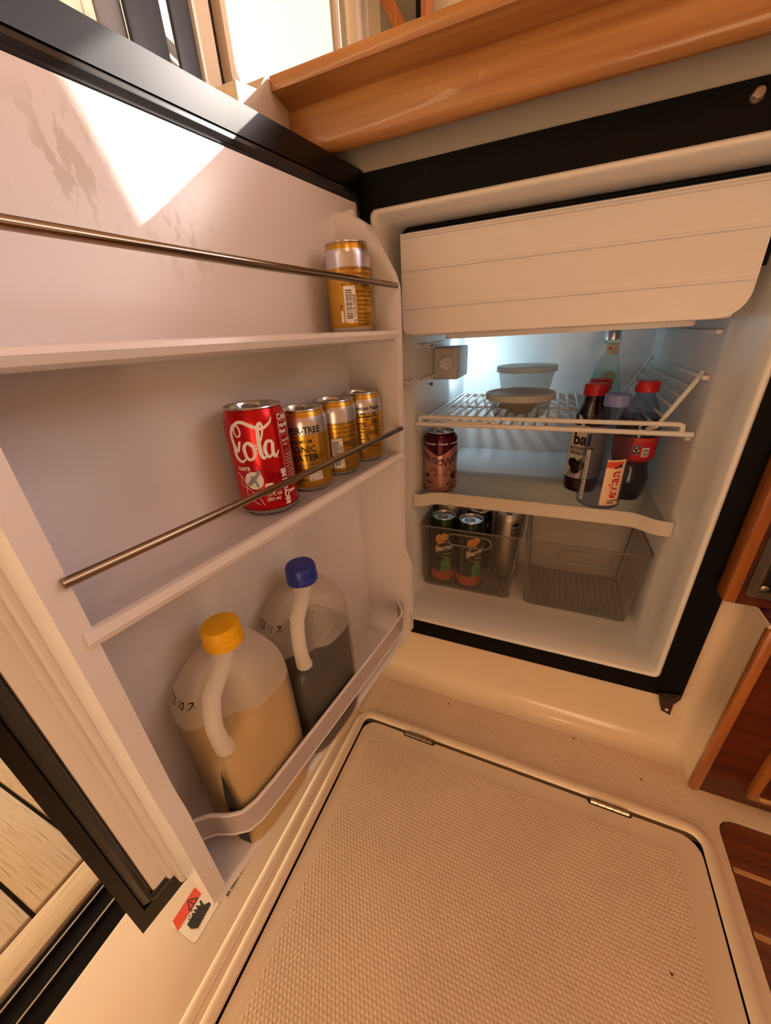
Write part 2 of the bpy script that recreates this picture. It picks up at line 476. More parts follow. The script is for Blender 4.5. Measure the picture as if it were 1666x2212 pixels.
# --- sole: one moulded floor with recesses for the hatch and the teak inlay
fl = setting('floor')
bm = new()
box(bm, (-0.20, -1.7, FZ - 0.03), (-0.030, 0.03, FZ), 0.004)                 # beside the fridge door
finish('floor_side', bm, M['gel'], fl)
bm = new()
box(bm, (-0.032, -0.134, FZ - 0.03), (0.534, 0.03, FZ - 0.0005), 0.0)
finish('floor_strip', bm, M['gel'], fl)
bm = new()                                                                     # right border, open for the inlay
prism(bm, [(0.533, -0.134), (0.552, -0.134), (0.552, -1.7), (0.533, -1.7)], FZ - 0.03, FZ, XY)
pts = [(0.533, -0.134), (0.533, -0.02), (1.5, -0.02), (1.5, -0.096)] + \
      [(0.578 - 0.026 * math.sin(t), -0.122 + 0.026 * math.cos(t)) for t in [PI / 2 * k / 6 for k in range(7)]] + [(0.552, -0.134)]
prism(bm, pts, FZ - 0.03, FZ, XY)
finish('floor_border', bm, M['gel'], fl)
# rolled coaming around the hatch
bm = new()
path = [(-0.024, -1.6, FZ), (-0.024, -0.16, FZ)]
path += [(-0.024 + 0.022 * (1 - math.cos(t)), -0.152 + 0.022 * math.sin(t), FZ) for t in [PI / 2 * k / 6 for k in range(7)]]
path += [(0.10, -0.129, FZ), (0.40, -0.129, FZ)]
path += [(0.508 + 0.024 * math.sin(t), -0.153 + 0.024 * math.cos(t), FZ) for t in [PI / 2 * k / 6 for k in range(7)]]
path += [(0.532, -0.30, FZ), (0.532, -1.6, FZ)]
tube(bm, path, 0.0085, 12, flat=(0.62, 1))
finish('hatch_coaming', bm, M['gel'], fl)
bm = new(); tube(bm, [(-0.048, -1.6, FZ), (-0.046, -0.2, FZ), (-0.040, -0.02, FZ)], 0.007, 10, flat=(0.5, 1))
finish('moulded_ridge', bm, M['gel'], fl)
bm = new(); box(bm, (-0.03, -1.7, FZ - 0.05), (0.54, -0.12, FZ - 0.022))
finish('hatch_gutter', bm, M['gap'], fl)

def bumps(name, x0, y0, x1, y1, z, pitch, r, h, m, parent, keep=None):
    cx = []; j = 0; y = y0
    while y < y1:
        x = x0 + (pitch / 2 if j % 2 else 0)
        while x < x1:
            if keep is None or keep(x, y): cx.append((x, y))
            x += pitch
        y += pitch * 0.866; j += 1
    C = np.array(cx); n = len(C); k = 6
    a = np.arange(k) * 2 * PI / k + PI / 6
    V = np.zeros((n, 2 * k + 1, 3))
    for q, (rr, hh) in enumerate(((r, 0.0), (r * 0.55, h * 0.8))):
        V[:, q * k:(q + 1) * k, 0] = C[:, :1] + rr * np.cos(a); V[:, q * k:(q + 1) * k, 1] = C[:, 1:] + rr * np.sin(a); V[:, q * k:(q + 1) * k, 2] = z + hh
    V[:, 2 * k, :2] = C; V[:, 2 * k, 2] = z + h
    F = []
    for i in range(n):
        b = i * (2 * k + 1)
        for q in range(k):
            q2 = (q + 1) % k
            F.append((b + q, b + q2, b + k + q2, b + k + q)); F.append((b + k + q, b + k + q2, b + 2 * k))
    me = bpy.data.meshes.new(name); me.from_pydata(V.reshape(-1, 3).tolist(), [], F); me.update()
    o = link(name, me, m, parent, angle=80); o['kind'] = 'stuff'
    return o
bumps('tread_bumps', -0.005, -0.116, 0.515, -0.034, FZ - 0.0005, 0.0054, 0.00265, 0.0009, M['tread'], fl)

# --- teak and holly inlay
ti = setting('floor_inlay')
bm = new(); box(bm, (0.545, -1.7, FZ - 0.03), (1.5, -0.09, FZ - 0.0095)); finish('backing', bm, M['gap'], ti)
y = -0.0905
for k in range(8):
    y0 = -0.1585 - 0.0665 * k if k else -0.1585
    top = -0.0905 if k == 0 else -0.1585 - 0.0665 * (k - 1) - 0.0075
    if k == 0:
        pp = [(1.5, -0.0975), (1.5, y0), (0.5535, y0), (0.5535, -0.122)] + [(0.5785 - 0.025 * math.cos(t), -0.1215 + 0.024 * math.sin(t)) for t in [PI / 2 * q / 5 for q in range(1, 6)]]
        finish('plank', prism(new(), pp, FZ - 0.012, FZ - 0.004, XY), M['teak'], ti)
    else:
        boxo('plank', (0.5535, y0, FZ - 0.012), (1.5, top, FZ - 0.004), M['teak'], ti, 0.0006, 1)
    boxo('pale_strip', (0.556, y0 - 0.0072, FZ - 0.012), (1.5, y0 - 0.0003, FZ - 0.0042), M['holly'], ti, 0.0004, 1)

# --- cockpit deck boards beyond the sliding-door track
dk = setting('deck')
boxo('deck_bed', (-2.2, -1.7, FZ - 0.04), (-0.262, 0.6, FZ - 0.012), M['gap'], dk)
boxo('plank', (-0.314, -1.7, FZ - 0.02), (-0.269, 0.6, FZ + 0.001), M['decky'], dk, 0.003)
for k in range(-5, 22):
    ya = -0.4895 - 0.0752 * k
    if ya < -1.6 or ya > 0.4: continue
    xo = 0.27 * (k % 3)
    boxo('plank', (-0.90 - xo, ya - 0.0705, FZ - 0.02), (-0.3195, ya, FZ + 0.001), M['deck'], dk, 0.003)
    boxo('plank', (-2.1, ya - 0.0705, FZ - 0.02), (-0.905 - xo, ya, FZ + 0.001), M['deck'], dk, 0.003)
# --- sliding-door track
tr = setting('trim_1')
boxo('track_channel', (-0.266, -1.7, FZ - 0.03), (-0.199, 0.3, FZ - 0.004), M['black'], tr, 0.002)
for xx in (-0.2545, -0.2265):
    boxo('track_rib', (xx - 0.0012, -1.7, FZ - 0.006), (xx + 0.0012, 0.3, FZ + 0.003), M['steel'], tr, 0.0004, 1)

# --- bulkhead around the fridge
wf = setting('wall_front')
boxo('panel_above', (-0.2, 0.004, 0.7100), (1.5, 0.03, 0.80), M['greywall'], wf)
boxo('panel_left', (-0.2, 0.004, FZ), (-0.035, 0.03, 0.712), M['gel'], wf)
boxo('panel_right', (0.4985, 0.004, FZ), (0.56, 0.03, 0.715), M['gel'], wf)
prof = [(0.03, -0.035), (0.003, -0.035), (-0.001, -0.055), (-0.003, -0.11)] + \
       [(-0.003 - 0.036 * (1 - math.cos(t)), -0.124 - 0.036 * math.sin(t)) for t in [PI / 2 * k / 6 for k in range(7)]] + [(0.03, -0.165)]
finish('panel_below', prism(new(), prof, -0.2, 0.56, lambda u, v, w_: (w_, u, v)), M['gel'], wf)
# moulded return at the right of the fridge, with a soft inside corner
bm = new()
rp = [(0.497, 0.03), (0.501, 0.0035)] + \
     [(0.501 + 0.026 * math.sin(t), 0.0035 - 0.022 * (1 - math.cos(t))) for t in [PI / 2 * k / 6 for k in range(1, 7)]] + \
     [(0.5285, -0.062), (0.5300, -0.063), (0.5300, 0.03)]
prism(bm, rp, FZ - 0.02, 0.176, XY)
finish('moulded_return', bm, M['gel'], wf)
# --- aft wall with the sliding door and a window
wa = setting('wall_left')
AX = -0.20
def apanel(name, y0, y1, z0, z1, m, x0=AX - 0.03, x1=AX, bev=0.0):
    return boxo(name, (x0, y0, z0), (x1, y1, z1), m, wa, bev)
apanel('seal_gap', -0.014, 0.003, FZ, 1.70, M['gap'], AX - 0.03, AX - 0.008)
apanel('post', -0.043, -0.013, FZ, 1.75, M['beige'], bev=0.003)
apanel('lower_panel', 0.002, 1.0, FZ, 0.830, M['beige'])
apanel('upper_panel', -0.012, 1.0, 1.36, 1.75, M['beige'])
apanel('side_panel', 0.416, 1.0, 0.846, 1.36, M['beige'])
apanel('header', -1.7, -0.043, 1.42, 1.75, M['beige'])
# thick wall block the counter edge dies into
bm = new()
prism(bm, [(-0.137, 0.20), (0.25, 0.20), (0.25, 0.80), (-0.085, 0.786), (-0.1, 0.770), (-0.137, 0.7635)], AX, -0.084, YZ)
finish('wall_block', bm, M['beige'], wa)
apanel('door_side_lower', -0.043, 0.0, FZ, 0.76, M['beige'], AX, AX + 0.02)

d1 = setting('door_1')
def stile(name, y0, y1, m, x0, x1): return boxo(name, (x0, y0, FZ + 0.0), (x1, y1, 1.42), m, d1, 0.003)
stile('stile', -0.079, -0.047, M['darkframe'], AX - 0.008, AX - 0.002)
stile('stile', -0.142, -0.093, M['darkframe'], AX - 0.008, AX - 0.002)
stile('stile', -0.172, -0.139, M['greyframe'], AX - 0.014, AX - 0.009)
boxo('bottom_rail', (AX - 0.052, -0.176, FZ + 0.003), (AX - 0.030, -0.142, FZ + 0.08), M['darkframe'], d1, 0.003)
boxo('bottom_rail', (AX - 0.026, -0.142, FZ + 0.003), (AX - 0.004, -0.047, FZ + 0.08), M['darkframe'], d1, 0.003)
boxo('pane', (AX - 0.017, -0.10, FZ + 0.05), (AX - 0.013, -0.07, 1.42), M['pane'], d1)
boxo('sunlit_jamb_strip', (AX - 0.03, -0.047, FZ), (AX + 0.002, -0.0425, 1.42), M['whiteink'], d1)  # painted white to carry the sunlight along the jamb edge

w1 = setting('window_1')
bm = new()
outer = rrect(0.000, 0.828, 0.424, 1.37, 0.02); inner = rrect(0.010, 0.842, 0.412, 1.35, 0.018)
def ring_poly(bm, o, i, a, b, fn):
    n = len(o)
    R4 = [[bm.verts.new(fn(u, v, w_)) for u, v in r] for r, w_ in ((o, a), (i, a), (i, b), (o, b))]
    for k in range(4):
        A, B = R4[k], R4[(k + 1) % 4]
        for j in range(n): bm.faces.new((A[j], A[(j + 1) % n], B[(j + 1) % n], B[j]))
    return bm
ring_poly(bm, outer, inner, AX - 0.03, AX + 0.006, YZ)
finish('window_frame', bm, M['beige'], w1)
boxo('mullion', (AX - 0.02, 0.352, 0.86), (AX - 0.008, 0.362, 1.35), M['beige'], w1)
boxo('pane', (AX - 0.018, 0.02, 0.86), (AX - 0.014, 0.405, 1.345), M['pane'], w1)

# --- wall behind the counter, with the side window the sun comes through
wr = setting('wall_back')
def bpanel(name, x0, x1, z0, z1, m=M['beige']): return boxo(name, (x0, 0.50, z0), (x1, 0.53, z1), m, wr)
bpanel('panel', -0.2, 1.5, 0.78, 1.0)
bpanel('panel', -0.2, 0.17, 1.0, 1.75)
bpanel('panel', 0.47, 1.5, 1.0, 1.75)
bpanel('panel', 0.17, 0.47, 1.345, 1.75)
w2 = setting('window_2')
ring_frame_bm = ring_poly(new(), [(0.15, 0.98), (0.49, 0.98), (0.49, 1.36), (0.15, 1.36)], [(0.17, 1.0), (0.372, 1.0), (0.411, 1.335), (0.17, 1.335)], 0.485, 0.52, XZ)
finish('window_frame', ring_frame_bm, M['woodz'], w2)
# framed locker glass above the counter
lk = thing('glazed_locker', 'orange wood framed glass locker front above the counter', 'locker', (0, 0, 0))
boxo('back_panel', (-0.20, 0.485, 1.0), (0.05, 0.4985, 1.4), M['shedwall'], lk)
bm = new(); prism(bm, [(-0.122, 1.060), (-0.096, 1.060), (-0.160, 1.165), (-0.186, 1.165)], 0.445, 0.462, XZ)
finish('diagonal_stile', bevel_all(bm, 0.002), M['woodz'], lk)
boxo('stile', (-0.074, 0.445, 1.04), (-0.052, 0.462, 1.4), M['woodz'], lk, 0.002)
boxo('seal', (-0.084, 0.448, 1.04), (-0.0745, 0.46, 1.4), M['black'], lk)
boxo('bottom_rail', (-0.12, 0.445, 1.035), (0.05, 0.462, 1.0605), M['woodz'], lk, 0.002)
boxo('pane', (-0.16, 0.452, 1.05), (-0.08, 0.455, 1.4), M['pane'], lk)

# --- counter with its cherry fiddle over the fridge
boxc = boxo('countertop', (-0.084, -0.0395, 0.772), (1.5, 0.50, 0.790), M['gel'])
tag(boxc, 'cream counter slab above the refrigerator behind its wooden edge', 'counter')
fd = thing('counter_edge', 'cherry wood counter edge moulding above the black refrigerator frame', 'moulding', (0.3, -0.05, 0.75))
def rel(o, root): 
    o.matrix_parent_inverse = Matrix.Translation(-Vector(root.location)) if root.rotation_euler.z == 0 else root.matrix_world.inverted()
    return o
x0, x1 = -0.084, 1.5
bm = new()
pf = [(-0.040, 0.771), (-0.046, 0.771), (-0.0475, 0.765), (-0.0475, 0.742)] + [(-0.0375 - 0.010 * math.cos(t), 0.738 - 0.0115 * math.sin(t)) for t in [PI * k / 8 for k in range(9)]] + [(-0.0275, 0.742), (-0.0275, 0.771)]
prism(bm, pf, x0, x1, lambda u, v, w_: (w_, u, v)); rel(finish('board', bm, M['wood'], fd), fd)
bm = new()
pf = [(-0.0700, 0.7765), (-0.062, 0.7745), (-0.054, 0.7735), (-0.046, 0.7705), (-0.040, 0.7705), (-0.040, 0.79), (-0.0700, 0.79)]
prism(bm, pf, x0, x1, lambda u, v, w_: (w_, u, v)); rel(finish('cove', bm, M['wood'], fd), fd)
bm = new()
pf = [(-0.0775, 0.7790), (-0.0765, 0.7770), (-0.0700, 0.7765), (-0.0700, 0.79), (-0.0765, 0.7895), (-0.0775, 0.7875)]
prism(bm, pf, x0, x1, lambda u, v, w_: (w_, u, v)); rel(finish('lip', bm, M['wood'], fd), fd)

# --- cabin shell behind the viewer
ce = struct('ceiling', box(new(), (-0.2, -1.75, 1.75), (1.55, 0.53, 1.78)), M['ceil'])
wb = setting('wall_right')
boxo('panel', (1.5, -1.75, FZ), (1.53, 0.53, 0.95), M['ceil'], wb)
boxo('panel', (1.5, -1.75, 1.70), (1.53, 0.53, 1.75), M['ceil'], wb)
boxo('panel', (1.5, 0.45, 0.95), (1.53, 0.53, 1.70), M['ceil'], wb)
boxo('panel', (1.5, -1.75, 0.95), (1.53, -0.45, 1.70), M['ceil'], wb)
wk = setting('wall_aft')
boxo('panel', (-0.2, -1.75, FZ), (1.5, -1.72, 1.75), M['ceil'], wk)

# --- unseen roof over the cockpit, added to keep sky light off the deck
cr_ = setting('shade_panel_cockpit')
boxo('panel', (-1.85, -1.95, 1.96), (-0.24, -0.10, 1.99), M['ceil'], cr_)

# --- boathouse seen through the sliding door
bh = thing('boathouse', 'weathered boathouse of pale boards and roof beams seen through the sliding glass door', 'boathouse', (-3.0, 0, 0))
rel(boxo('roof', (-2.6, -1.95, 3.9), (-0.30, 4.6, 3.95), M['shedbeam'], bh), bh)  # added out of view to keep the sun off the boards
rel(boxo('shade_end_wall', (-2.42, -1.98, -0.2), (-0.23, -1.95, 3.9), M['shedwall'], bh), bh)  # unseen, added to cut the daylight coming through the doorway
for k in range(-3, 16):
    rel(boxo('board', (-2.42, -1.3 + 0.21 * k, -0.2), (-2.40, -1.095 + 0.21 * k - 0.008, 3.7), M['shedwall'], bh), bh)
for (a, b) in (((-2.3, 2.1, 2.75), (-2.3, 2.5, 2.45)), ((-2.3, 2.1, 2.62), (-2.3, 2.5, 2.95)), ((-2.3, 2.05, 2.30), (-2.3, 2.5, 2.22)), ((-2.3, 2.05, 2.20), (-2.3, 2.5, 2.12)), ((-2.3, 2.05, 2.10), (-2.3, 2.5, 2.02)), ((-2.3, 2.1, 3.1), (-2.3, 2.5, 2.8))):
    rel(finish('beam', tube(new(), [a, b], 0.03, 6), M['shedbeam'], bh), bh)

# ================================================================== REFRIGERATOR
fr = thing('refrigerator', 'black framed built-in refrigerator standing open, white inside', 'refrigerator', (W / 2, 0.2, 0))
FI = Matrix.Translation(-Vector(fr.location))
def fpart(o): o.matrix_parent_inverse = FI; return o
fpart(finish('outer_frame', ring_frame(new(), (-0.042, -0.0415, 0.5019, 0.7134), (-0.004, -0.004, W + 0.004, H + 0.004), -0.004, 0.02, XZ), M['black'], fr))
# white liner tub
def lring(y, x0, z0, x1, z1, r): return [(u, y, v) for u, v in rrect(x0, z0, x1, z1, r, 4)]
bm = new()
secs = [(0.012, -0.004, -0.004, W + 0.004, H + 0.004, 0.008), (-0.0055, -0.004, -0.004, W + 0.004, H + 0.004, 0.008),
        (-0.0085, -0.0015, -0.0015, W + 0.0015, H + 0.0015, 0.008), (-0.0085, 0.0015, 0.0015, W - 0.0015, H - 0.0015, 0.009), (-0.005, 0.0045, 0.004, W - 0.004, H - 0.004, 0.010),
        (0.03, 0.008, 0.004, W - 0.006, H - 0.012, 0.012), (0.083, 0.0145, 0.002, W - 0.0115, H - 0.014, 0.012), (0.088, 0.017, 0.001, W - 0.0145, H - 0.014, 0.012),
        (0.10, 0.0185, 0.001, W - 0.0155, H - 0.014, 0.012), (0.48, 0.026, 0.004, W - 0.022, H - 0.014, 0.014)]
loft(bm, [lring(*s) for s in secs], cap0=False)
fpart(finish('inner_liner', bm, M['liner'], fr, angle=50))
bm = new(); pf = [(0.268, 0.0), (0.268, 0.208)] + [(0.282 - 0.014 * math.cos(t), 0.208 + 0.014 * math.sin(t)) for t in [PI / 2 * k / 5 for k in range(1, 6)]] + [(0.485, 0.222), (0.485, 0.0)]
prism(bm, pf, 0.018, W - 0.015, lambda u, v, w_: (w_, u, v))
fpart(finish('compressor_step', bm, M['liner'], fr))
for (xa, xb) in ((0.0165, 0.024), (W - 0.023, W - 0.0145)):
    for zz in (0.362, 0.448, 0.506):
        fpart(boxo('side_ledge', (xa, 0.11, zz - 0.004), (xb, 0.47, zz + 0.002), M['liner'], fr, 0.0015))
fpart(boxo('shelf_stop', (0.010, 0.05, 0.448), (0.024, 0.075, 0.4535), M['trim'], fr, 0.001))
# freezer flap
FY = 0.022
bm = new()
bl = [(0.0275, 0.6485), (0.0275, 0.534)] + [(0.0375 - 0.010 * math.cos(t), 0.534 - 0.010 * math.sin(t)) for t in [PI / 2 * k / 5 for k in range(1, 6)]] + \
     [(0.400, 0.5215)] + [(0.408 + 0.026 * math.sin(t), 0.5475 - 0.026 * math.cos(t)) for t in [PI / 2 * k / 6 for k in range(7)]] + [(0.4335, 0.6485)]
prism(bm, bl, FY, FY + 0.014, XZ); bevel_all(bm, 0.002)
fz = fpart(finish('freezer_door', bm, M['white'], fr))
def groove(z, xb, h=0.006):
    bm = new(); pf = [(FY + 0.001, z + 0.0045), (FY - 0.0016, z + 0.002), (FY - 0.0016, z), (FY + 0.0012, z - 0.0016)]
    prism(bm, pf, 0.0285, xb, lambda u, v, w_: (w_, u, v))
    o = finish('moulded_rib', bm, M['white'], fz); o.matrix_parent_inverse = FI @ Matrix.Identity(4); o.matrix_parent_inverse = Matrix.Identity(4)
    return o
for zz, xb in ((0.6430, 0.4325), (0.6045, 0.4325), (0.5575, 0.4315)): groove(zz, xb)
bm = new(); tube(bm, [(0.031, FY + 0.006, 0.56), (0.031, FY + 0.006, 0.6505), (0.036, FY + 0.006, 0.6535), (0.43, FY + 0.006, 0.6535), (0.440, FY + 0.008, 0.648), (0.4385, FY + 0.010, 0.57)], 0.0026, 8)
fpart(finish('freezer_gasket', bm, M['black'], fr))
bm = new(); prism(bm, rrect(0.085, 0.0, 0.398, 0.30, 0.012), 0.5145, 0.5205, lambda u, v, w_: (u, 0.045 + v, w_)); bevel_all(bm, 0.0015)
fpart(finish('drip_tray', bm, M['white'], fr))
fpart(boxo('freezer_box', (0.034, FY + 0.016, 0.5205), (0.428, 0.36, 0.648), M['liner'], fr, 0.004))
# thermostat and lamp
bm = new(); box(bm, (0.0215, 0.205, 0.438), (0.0715, 0.30, 0.4975), 0.004, 3)
tb = fpart(finish('thermostat_box', bm, M['boxgrey'], fr))
bm = new()
lathe(bm, [(0.0, 0.0), (0.0125, 0.0), (0.0125, 0.004), (0.0105, 0.0055), (0.0, 0.0055)], 28)
for v in bm.verts: v.co = Vector((0.0475 + v.co.x, 0.2055 - v.co.z, 0.4685 + v.co.y))
dl = finish('dial', bm, M['white'], tb)
a = Art()
for k in range(7): 
    t = math.radians(225 - k * 45); a.text(str(k), 0.0475 + 0.0078 * math.cos(t), 0.4685 + 0.0078 * math.sin(t) - 0.0014, 0.0042, 0.0001, align='CENTER')
a.stroke([(0.0475 + 0.004 * math.cos(q), 0.4685 + 0.004 * math.sin(q)) for q in [PI * (-0.2 + 1.4 * k / 8) for k in range(9)]], 0.0006)
a.mesh('dial_numbers', lambda u, v: (u, 0.1997, v), M['ink'], tb)
fpart(boxo('lamp_housing', (0.0215, 0.298, 0.440), (0.066, 0.325, 0.488), M['white'], fr, 0.003))
fpart(boxo('lamp_lens', (0.026, 0.325, 0.446), (0.062, 0.329, 0.482), M['lens'], fr, 0.001))
area('fridge_lamp', (0.046, 0.3305, 0.464), (0.060, 0.60, 0.43), 0.018, 0.55, (0.56, 0.86, 1.0))
for zz, yy in ((0.5035, 0.19), (0.432, 0.19)):
    bm = new(); lathe(bm, [(0.003, 0), (0.003, 0.003), (0.0, 0.0035)], 12)
    for v in bm.verts: v.co = Vector((0.0215 + v.co.z, yy + v.co.x, zz + v.co.y))
    fpart(finish('screw', bm, M['ink'], fr))
# printed notice on the left inner wall
a = Art()
for k in range(7):
    a.rect(0.155, 0.335 - k * 0.006, 0.185, 0.3375 - k * 0.006); a.rect(0.205, 0.335 - k * 0.006, 0.24, 0.3375 - k * 0.006)
a.disc(0.195, 0.325, 0.004, 0.008)
fpart(a.mesh('printed_notice', lambda u, v: (0.0237, u, v), M['greyframe'], fr))
# frame screw, plugs, lower latch plate
bm = new(); lathe(bm, [(0.0, 0.004), (0.004, 0.0035), (0.0066, 0.001), (0.007, 0.0)], 20)
for v in bm.verts: v.co = Vector((0.384 + v.co.x, -0.004 - v.co.z, 0.702 + v.co.y))
fpart(finish('frame_screw', bm, M['steel'], fr))
for xx in (0.073, 0.019):
    bm = new(); lathe(bm, [(0.0, 0.0003), (0.0014, 0.0003), (0.0014, 0)], 12)
    for v in bm.verts: v.co = Vector((xx + v.co.x, -0.004 - v.co.z, 0.699 + v.co.y))
    fpart(finish('screw_hole', bm, M['gap'], fr))
bm = new(); prism(bm, [(0.4690, -0.0330), (0.4980, -0.0260), (0.4985, -0.0400), (0.4935, -0.0510), (0.4945, -0.0760), (0.4810, -0.0700), (0.4750, -0.0520)], -0.0085, -0.0062, XZ)
hp = fpart(finish('latch_plate', bm, M['dark_steel'], fr))
for (xx, zz, rr) in ((0.4745, -0.0365, 0.0030), (0.4845, -0.0405, 0.0034), (0.4905, -0.0330, 0.0028)):
    bm = new(); lathe(bm, [(0.0, 0.0035), (rr * 0.7, 0.003), (rr, 0.0)], 14)
    for v in bm.verts: v.co = Vector((xx + v.co.x, -0.0085 - v.co.z, zz + v.co.y))
    finish('rivet', bm, M['dark_steel'], hp)
bm = new(); lathe(bm, [(0.0026, 0.0), (0.0026, 0.0006), (0.0, 0.0006)], 14)
for v in bm.verts: v.co = Vector((0.4878 + v.co.x, -0.0085 - v.co.z, -0.0655 + v.co.y))
finish('bolt_hole', bm, M['gel'], hp)

# ------------------------------------------------------------------ fridge door
door = bpy.data.objects.new('door', None); COL.objects.link(door); door.parent = fr
door.matrix_parent_inverse = FI; door.location = (HX, HY, 0); door.rotation_euler = (0, 0, DROT)
bpy.context.view_layer.update()
SO = lambda u, v, w_: (u, w_, v)
def dpart(name, bm, m, **k): return finish(name, bm, m, door, **k)
dpart('outer_skin', box(new(), (-0.034, -0.046, -0.036), (0.508, -0.006, 0.717), 0.003), M['black'])
bm = ring_frame(new(), (-0.035, -0.037, 0.5095, 0.7185), (0.000, -0.010, 0.499, 0.6945), -0.012, 0.002, SO); bevel_all(bm, 0.0025, 3)
dpart('door_frame', bm, M['doortrim'])
bm = new()
gp = [(0.4925, 0.000), (0.4925, 0.683), (0.488, 0.6877), (0.0, 0.6877), (-0.0045, 0.683), (-0.0045, 0.000), (0.0, -0.0035), (0.488, -0.0035)]
tube(bm, [(u, -0.001, v) for u, v in gp], 0.0065, 10, closed=True, flat=(1, 1), up=Vector((0, 1, 0)))
dpart('gasket', bm, M['gasket'])
dpart('inner_panel', box(new(), (-0.004, -0.008, 0.002), (0.4865, 0.004, 0.6815), 0.003), M['worn'])
wp = [(0.0, 0.663), (0.028, 0.656)] + [(0.046, 0.645), (0.056, 0.630), (0.0800, 0.591), (0.0845, 0.577), (0.0850, 0.560), (0.0830, 0.42), (0.0790, 0.205), (0.0800, 0.196), (0.0890, 0.176), (0.0905, 0.165), (0.0890, 0.034), (0.0770, 0.012), (0.0, 0.006)]
def side_wall(s0, s1, wp=wp):
    bm = prism(new(), wp, s0, s1, lambda u, v, w_: (w_, u, v)); bevel_all(bm, 0.003, 3, 25)
    return dpart('side_wall', bm, M['white'])
side_wall(0.036, 0.050); side_wall(0.4485, 0.4625, wp[:8] + [(0.0810, 0.205), (0.0820, 0.196), (0.0865, 0.176), (0.0870, 0.165), (0.0870, 0.040), (0.0770, 0.016), (0.0, 0.010)])
dpart('side_step', box(new(), (0.460, 0.002, 0.006), (0.4675, 0.028, 0.66), 0.003), M['white'])
dpart('side_step', box(new(), (0.465, 0.002, 0.004), (0.4725, 0.012, 0.665), 0.003), M['white'])
dpart('side_step', box(new(), (0.028, 0.002, 0.004), (0.038, 0.022, 0.665), 0.003), M['white'])
bm = box(new(), (0.0405, 0.001, 0.002), (0.458, 0.0750, 0.0150), 0.004, 3)
dpart('bin_floor', bm, M['white'])
for (z1, z0, lipz) in ((0.530, 0.5185, 0.0), (0.3700, 0.3580, 0.0022)):
    bm = new()
    pf = [(0.0, z0), (0.078, z0 - 0.001), (0.0845, z0 + 0.002), (0.0870, z0 + 0.007), (0.0855, z1 + lipz - 0.001), (0.0825, z1 + lipz), (0.0785, z1 + lipz * 0.6), (0.0765, z1), (0.0, z1)]
    prism(bm, pf, 0.046, 0.454, lambda u, v, w_: (w_, u, v))
    dpart('door_shelf', bm, M['white'])
for zz in (0.578, 0.4055):
    dpart('rail', tube(new(), [(0.047, 0.0845, zz), (0.25, 0.0845, zz), (0.452, 0.0845, zz + 0.002)], 0.0033, 12), M['rail'])
bpath = [(0.452, 0.046), (0.438, 0.049), (0.4285, 0.058), (0.4195, 0.074), (0.410, 0.085), (0.396, 0.0895), (0.37, 0.0910), (0.285, 0.0915), (0.15, 0.092), (0.085, 0.091), (0.072, 0.087), (0.062, 0.078), (0.055, 0.069), (0.047, 0.066)]
bm = new()
for k, (u, v) in enumerate(bpath):
    t = (Vector(bpath[min(k + 1, len(bpath) - 1)]) - Vector(bpath[max(k - 1, 0)])).normalized(); q = Vector((-t.y, t.x)) * 0.0012
    ring = [bm.verts.new((u + q.x, v + q.y, 0.067)), bm.verts.new((u + q.x, v + q.y, 0.099)), bm.verts.new((u - q.x, v - q.y, 0.099)), bm.verts.new((u - q.x, v - q.y, 0.067))]
    if k:
        for j in range(4): bm.faces.new((prev[j], prev[(j + 1) % 4], ring[(j + 1) % 4], ring[j]))
    prev = ring
bb = dpart('bin_bar', bm, M['band'])
for zz in (0.0995, 0.0665):
    finish('bar_edge', tube(new(), [(u, v, zz) for u, v in bpath], 0.0021, 8), M['white'], bb)
# small scuffs of the worn top panel are in its material

# ================================================================== SHELVES AND BINS
ws = thing('wire_shelf', 'white coated wire shelf across the middle of the refrigerator', 'shelf', (0.23, 0.1, 0.375))
def wpart(name, pts, r, n=8, parent=None, m=None):
    return rel(finish(name, tube(new(), pts, r, n), m or M['wire'], parent or ws), ws)
wpart('front_rail', [(0.021, 0.098, 0.3725), (0.24, 0.098, 0.3722), (0.4425, 0.098, 0.3705)], 0.0040)
wpart('front_rail', [(0.0275, 0.098, 0.3735), (0.0285, 0.096, 0.3845), (0.031, 0.096, 0.3862), (0.24, 0.096, 0.3858), (0.422, 0.096, 0.3850), (0.4265, 0.096, 0.3835), (0.428, 0.098, 0.3720)], 0.0036)
wpart('rear_rail', [(0.028, 0.470, 0.3725), (0.305, 0.470, 0.3725)], 0.0022)
wpart('cross_rail', [(0.026, 0.30, 0.3685), (0.305, 0.30, 0.3685)], 0.0022)
wpart('side_rail', [(0.022, 0.098, 0.3725), (0.028, 0.470, 0.3725)], 0.0022)
nw = 15
for k in range(nw):
    x = 0.040 + (0.300 - 0.040) * k / (nw - 1)
    wpart('wire', [(x, 0.098, 0.3725), (x, 0.104, 0.3748), (x, 0.30, 0.3720), (x, 0.470, 0.3725)], 0.0028, 6)
wpart('clip', [(0.048, 0.1, 0.378), (0.062, 0.102, 0.382), (0.078, 0.1, 0.3775), (0.14, 0.1, 0.3775), (0.155, 0.1, 0.3805), (0.168, 0.1, 0.377)], 0.0022, 6)
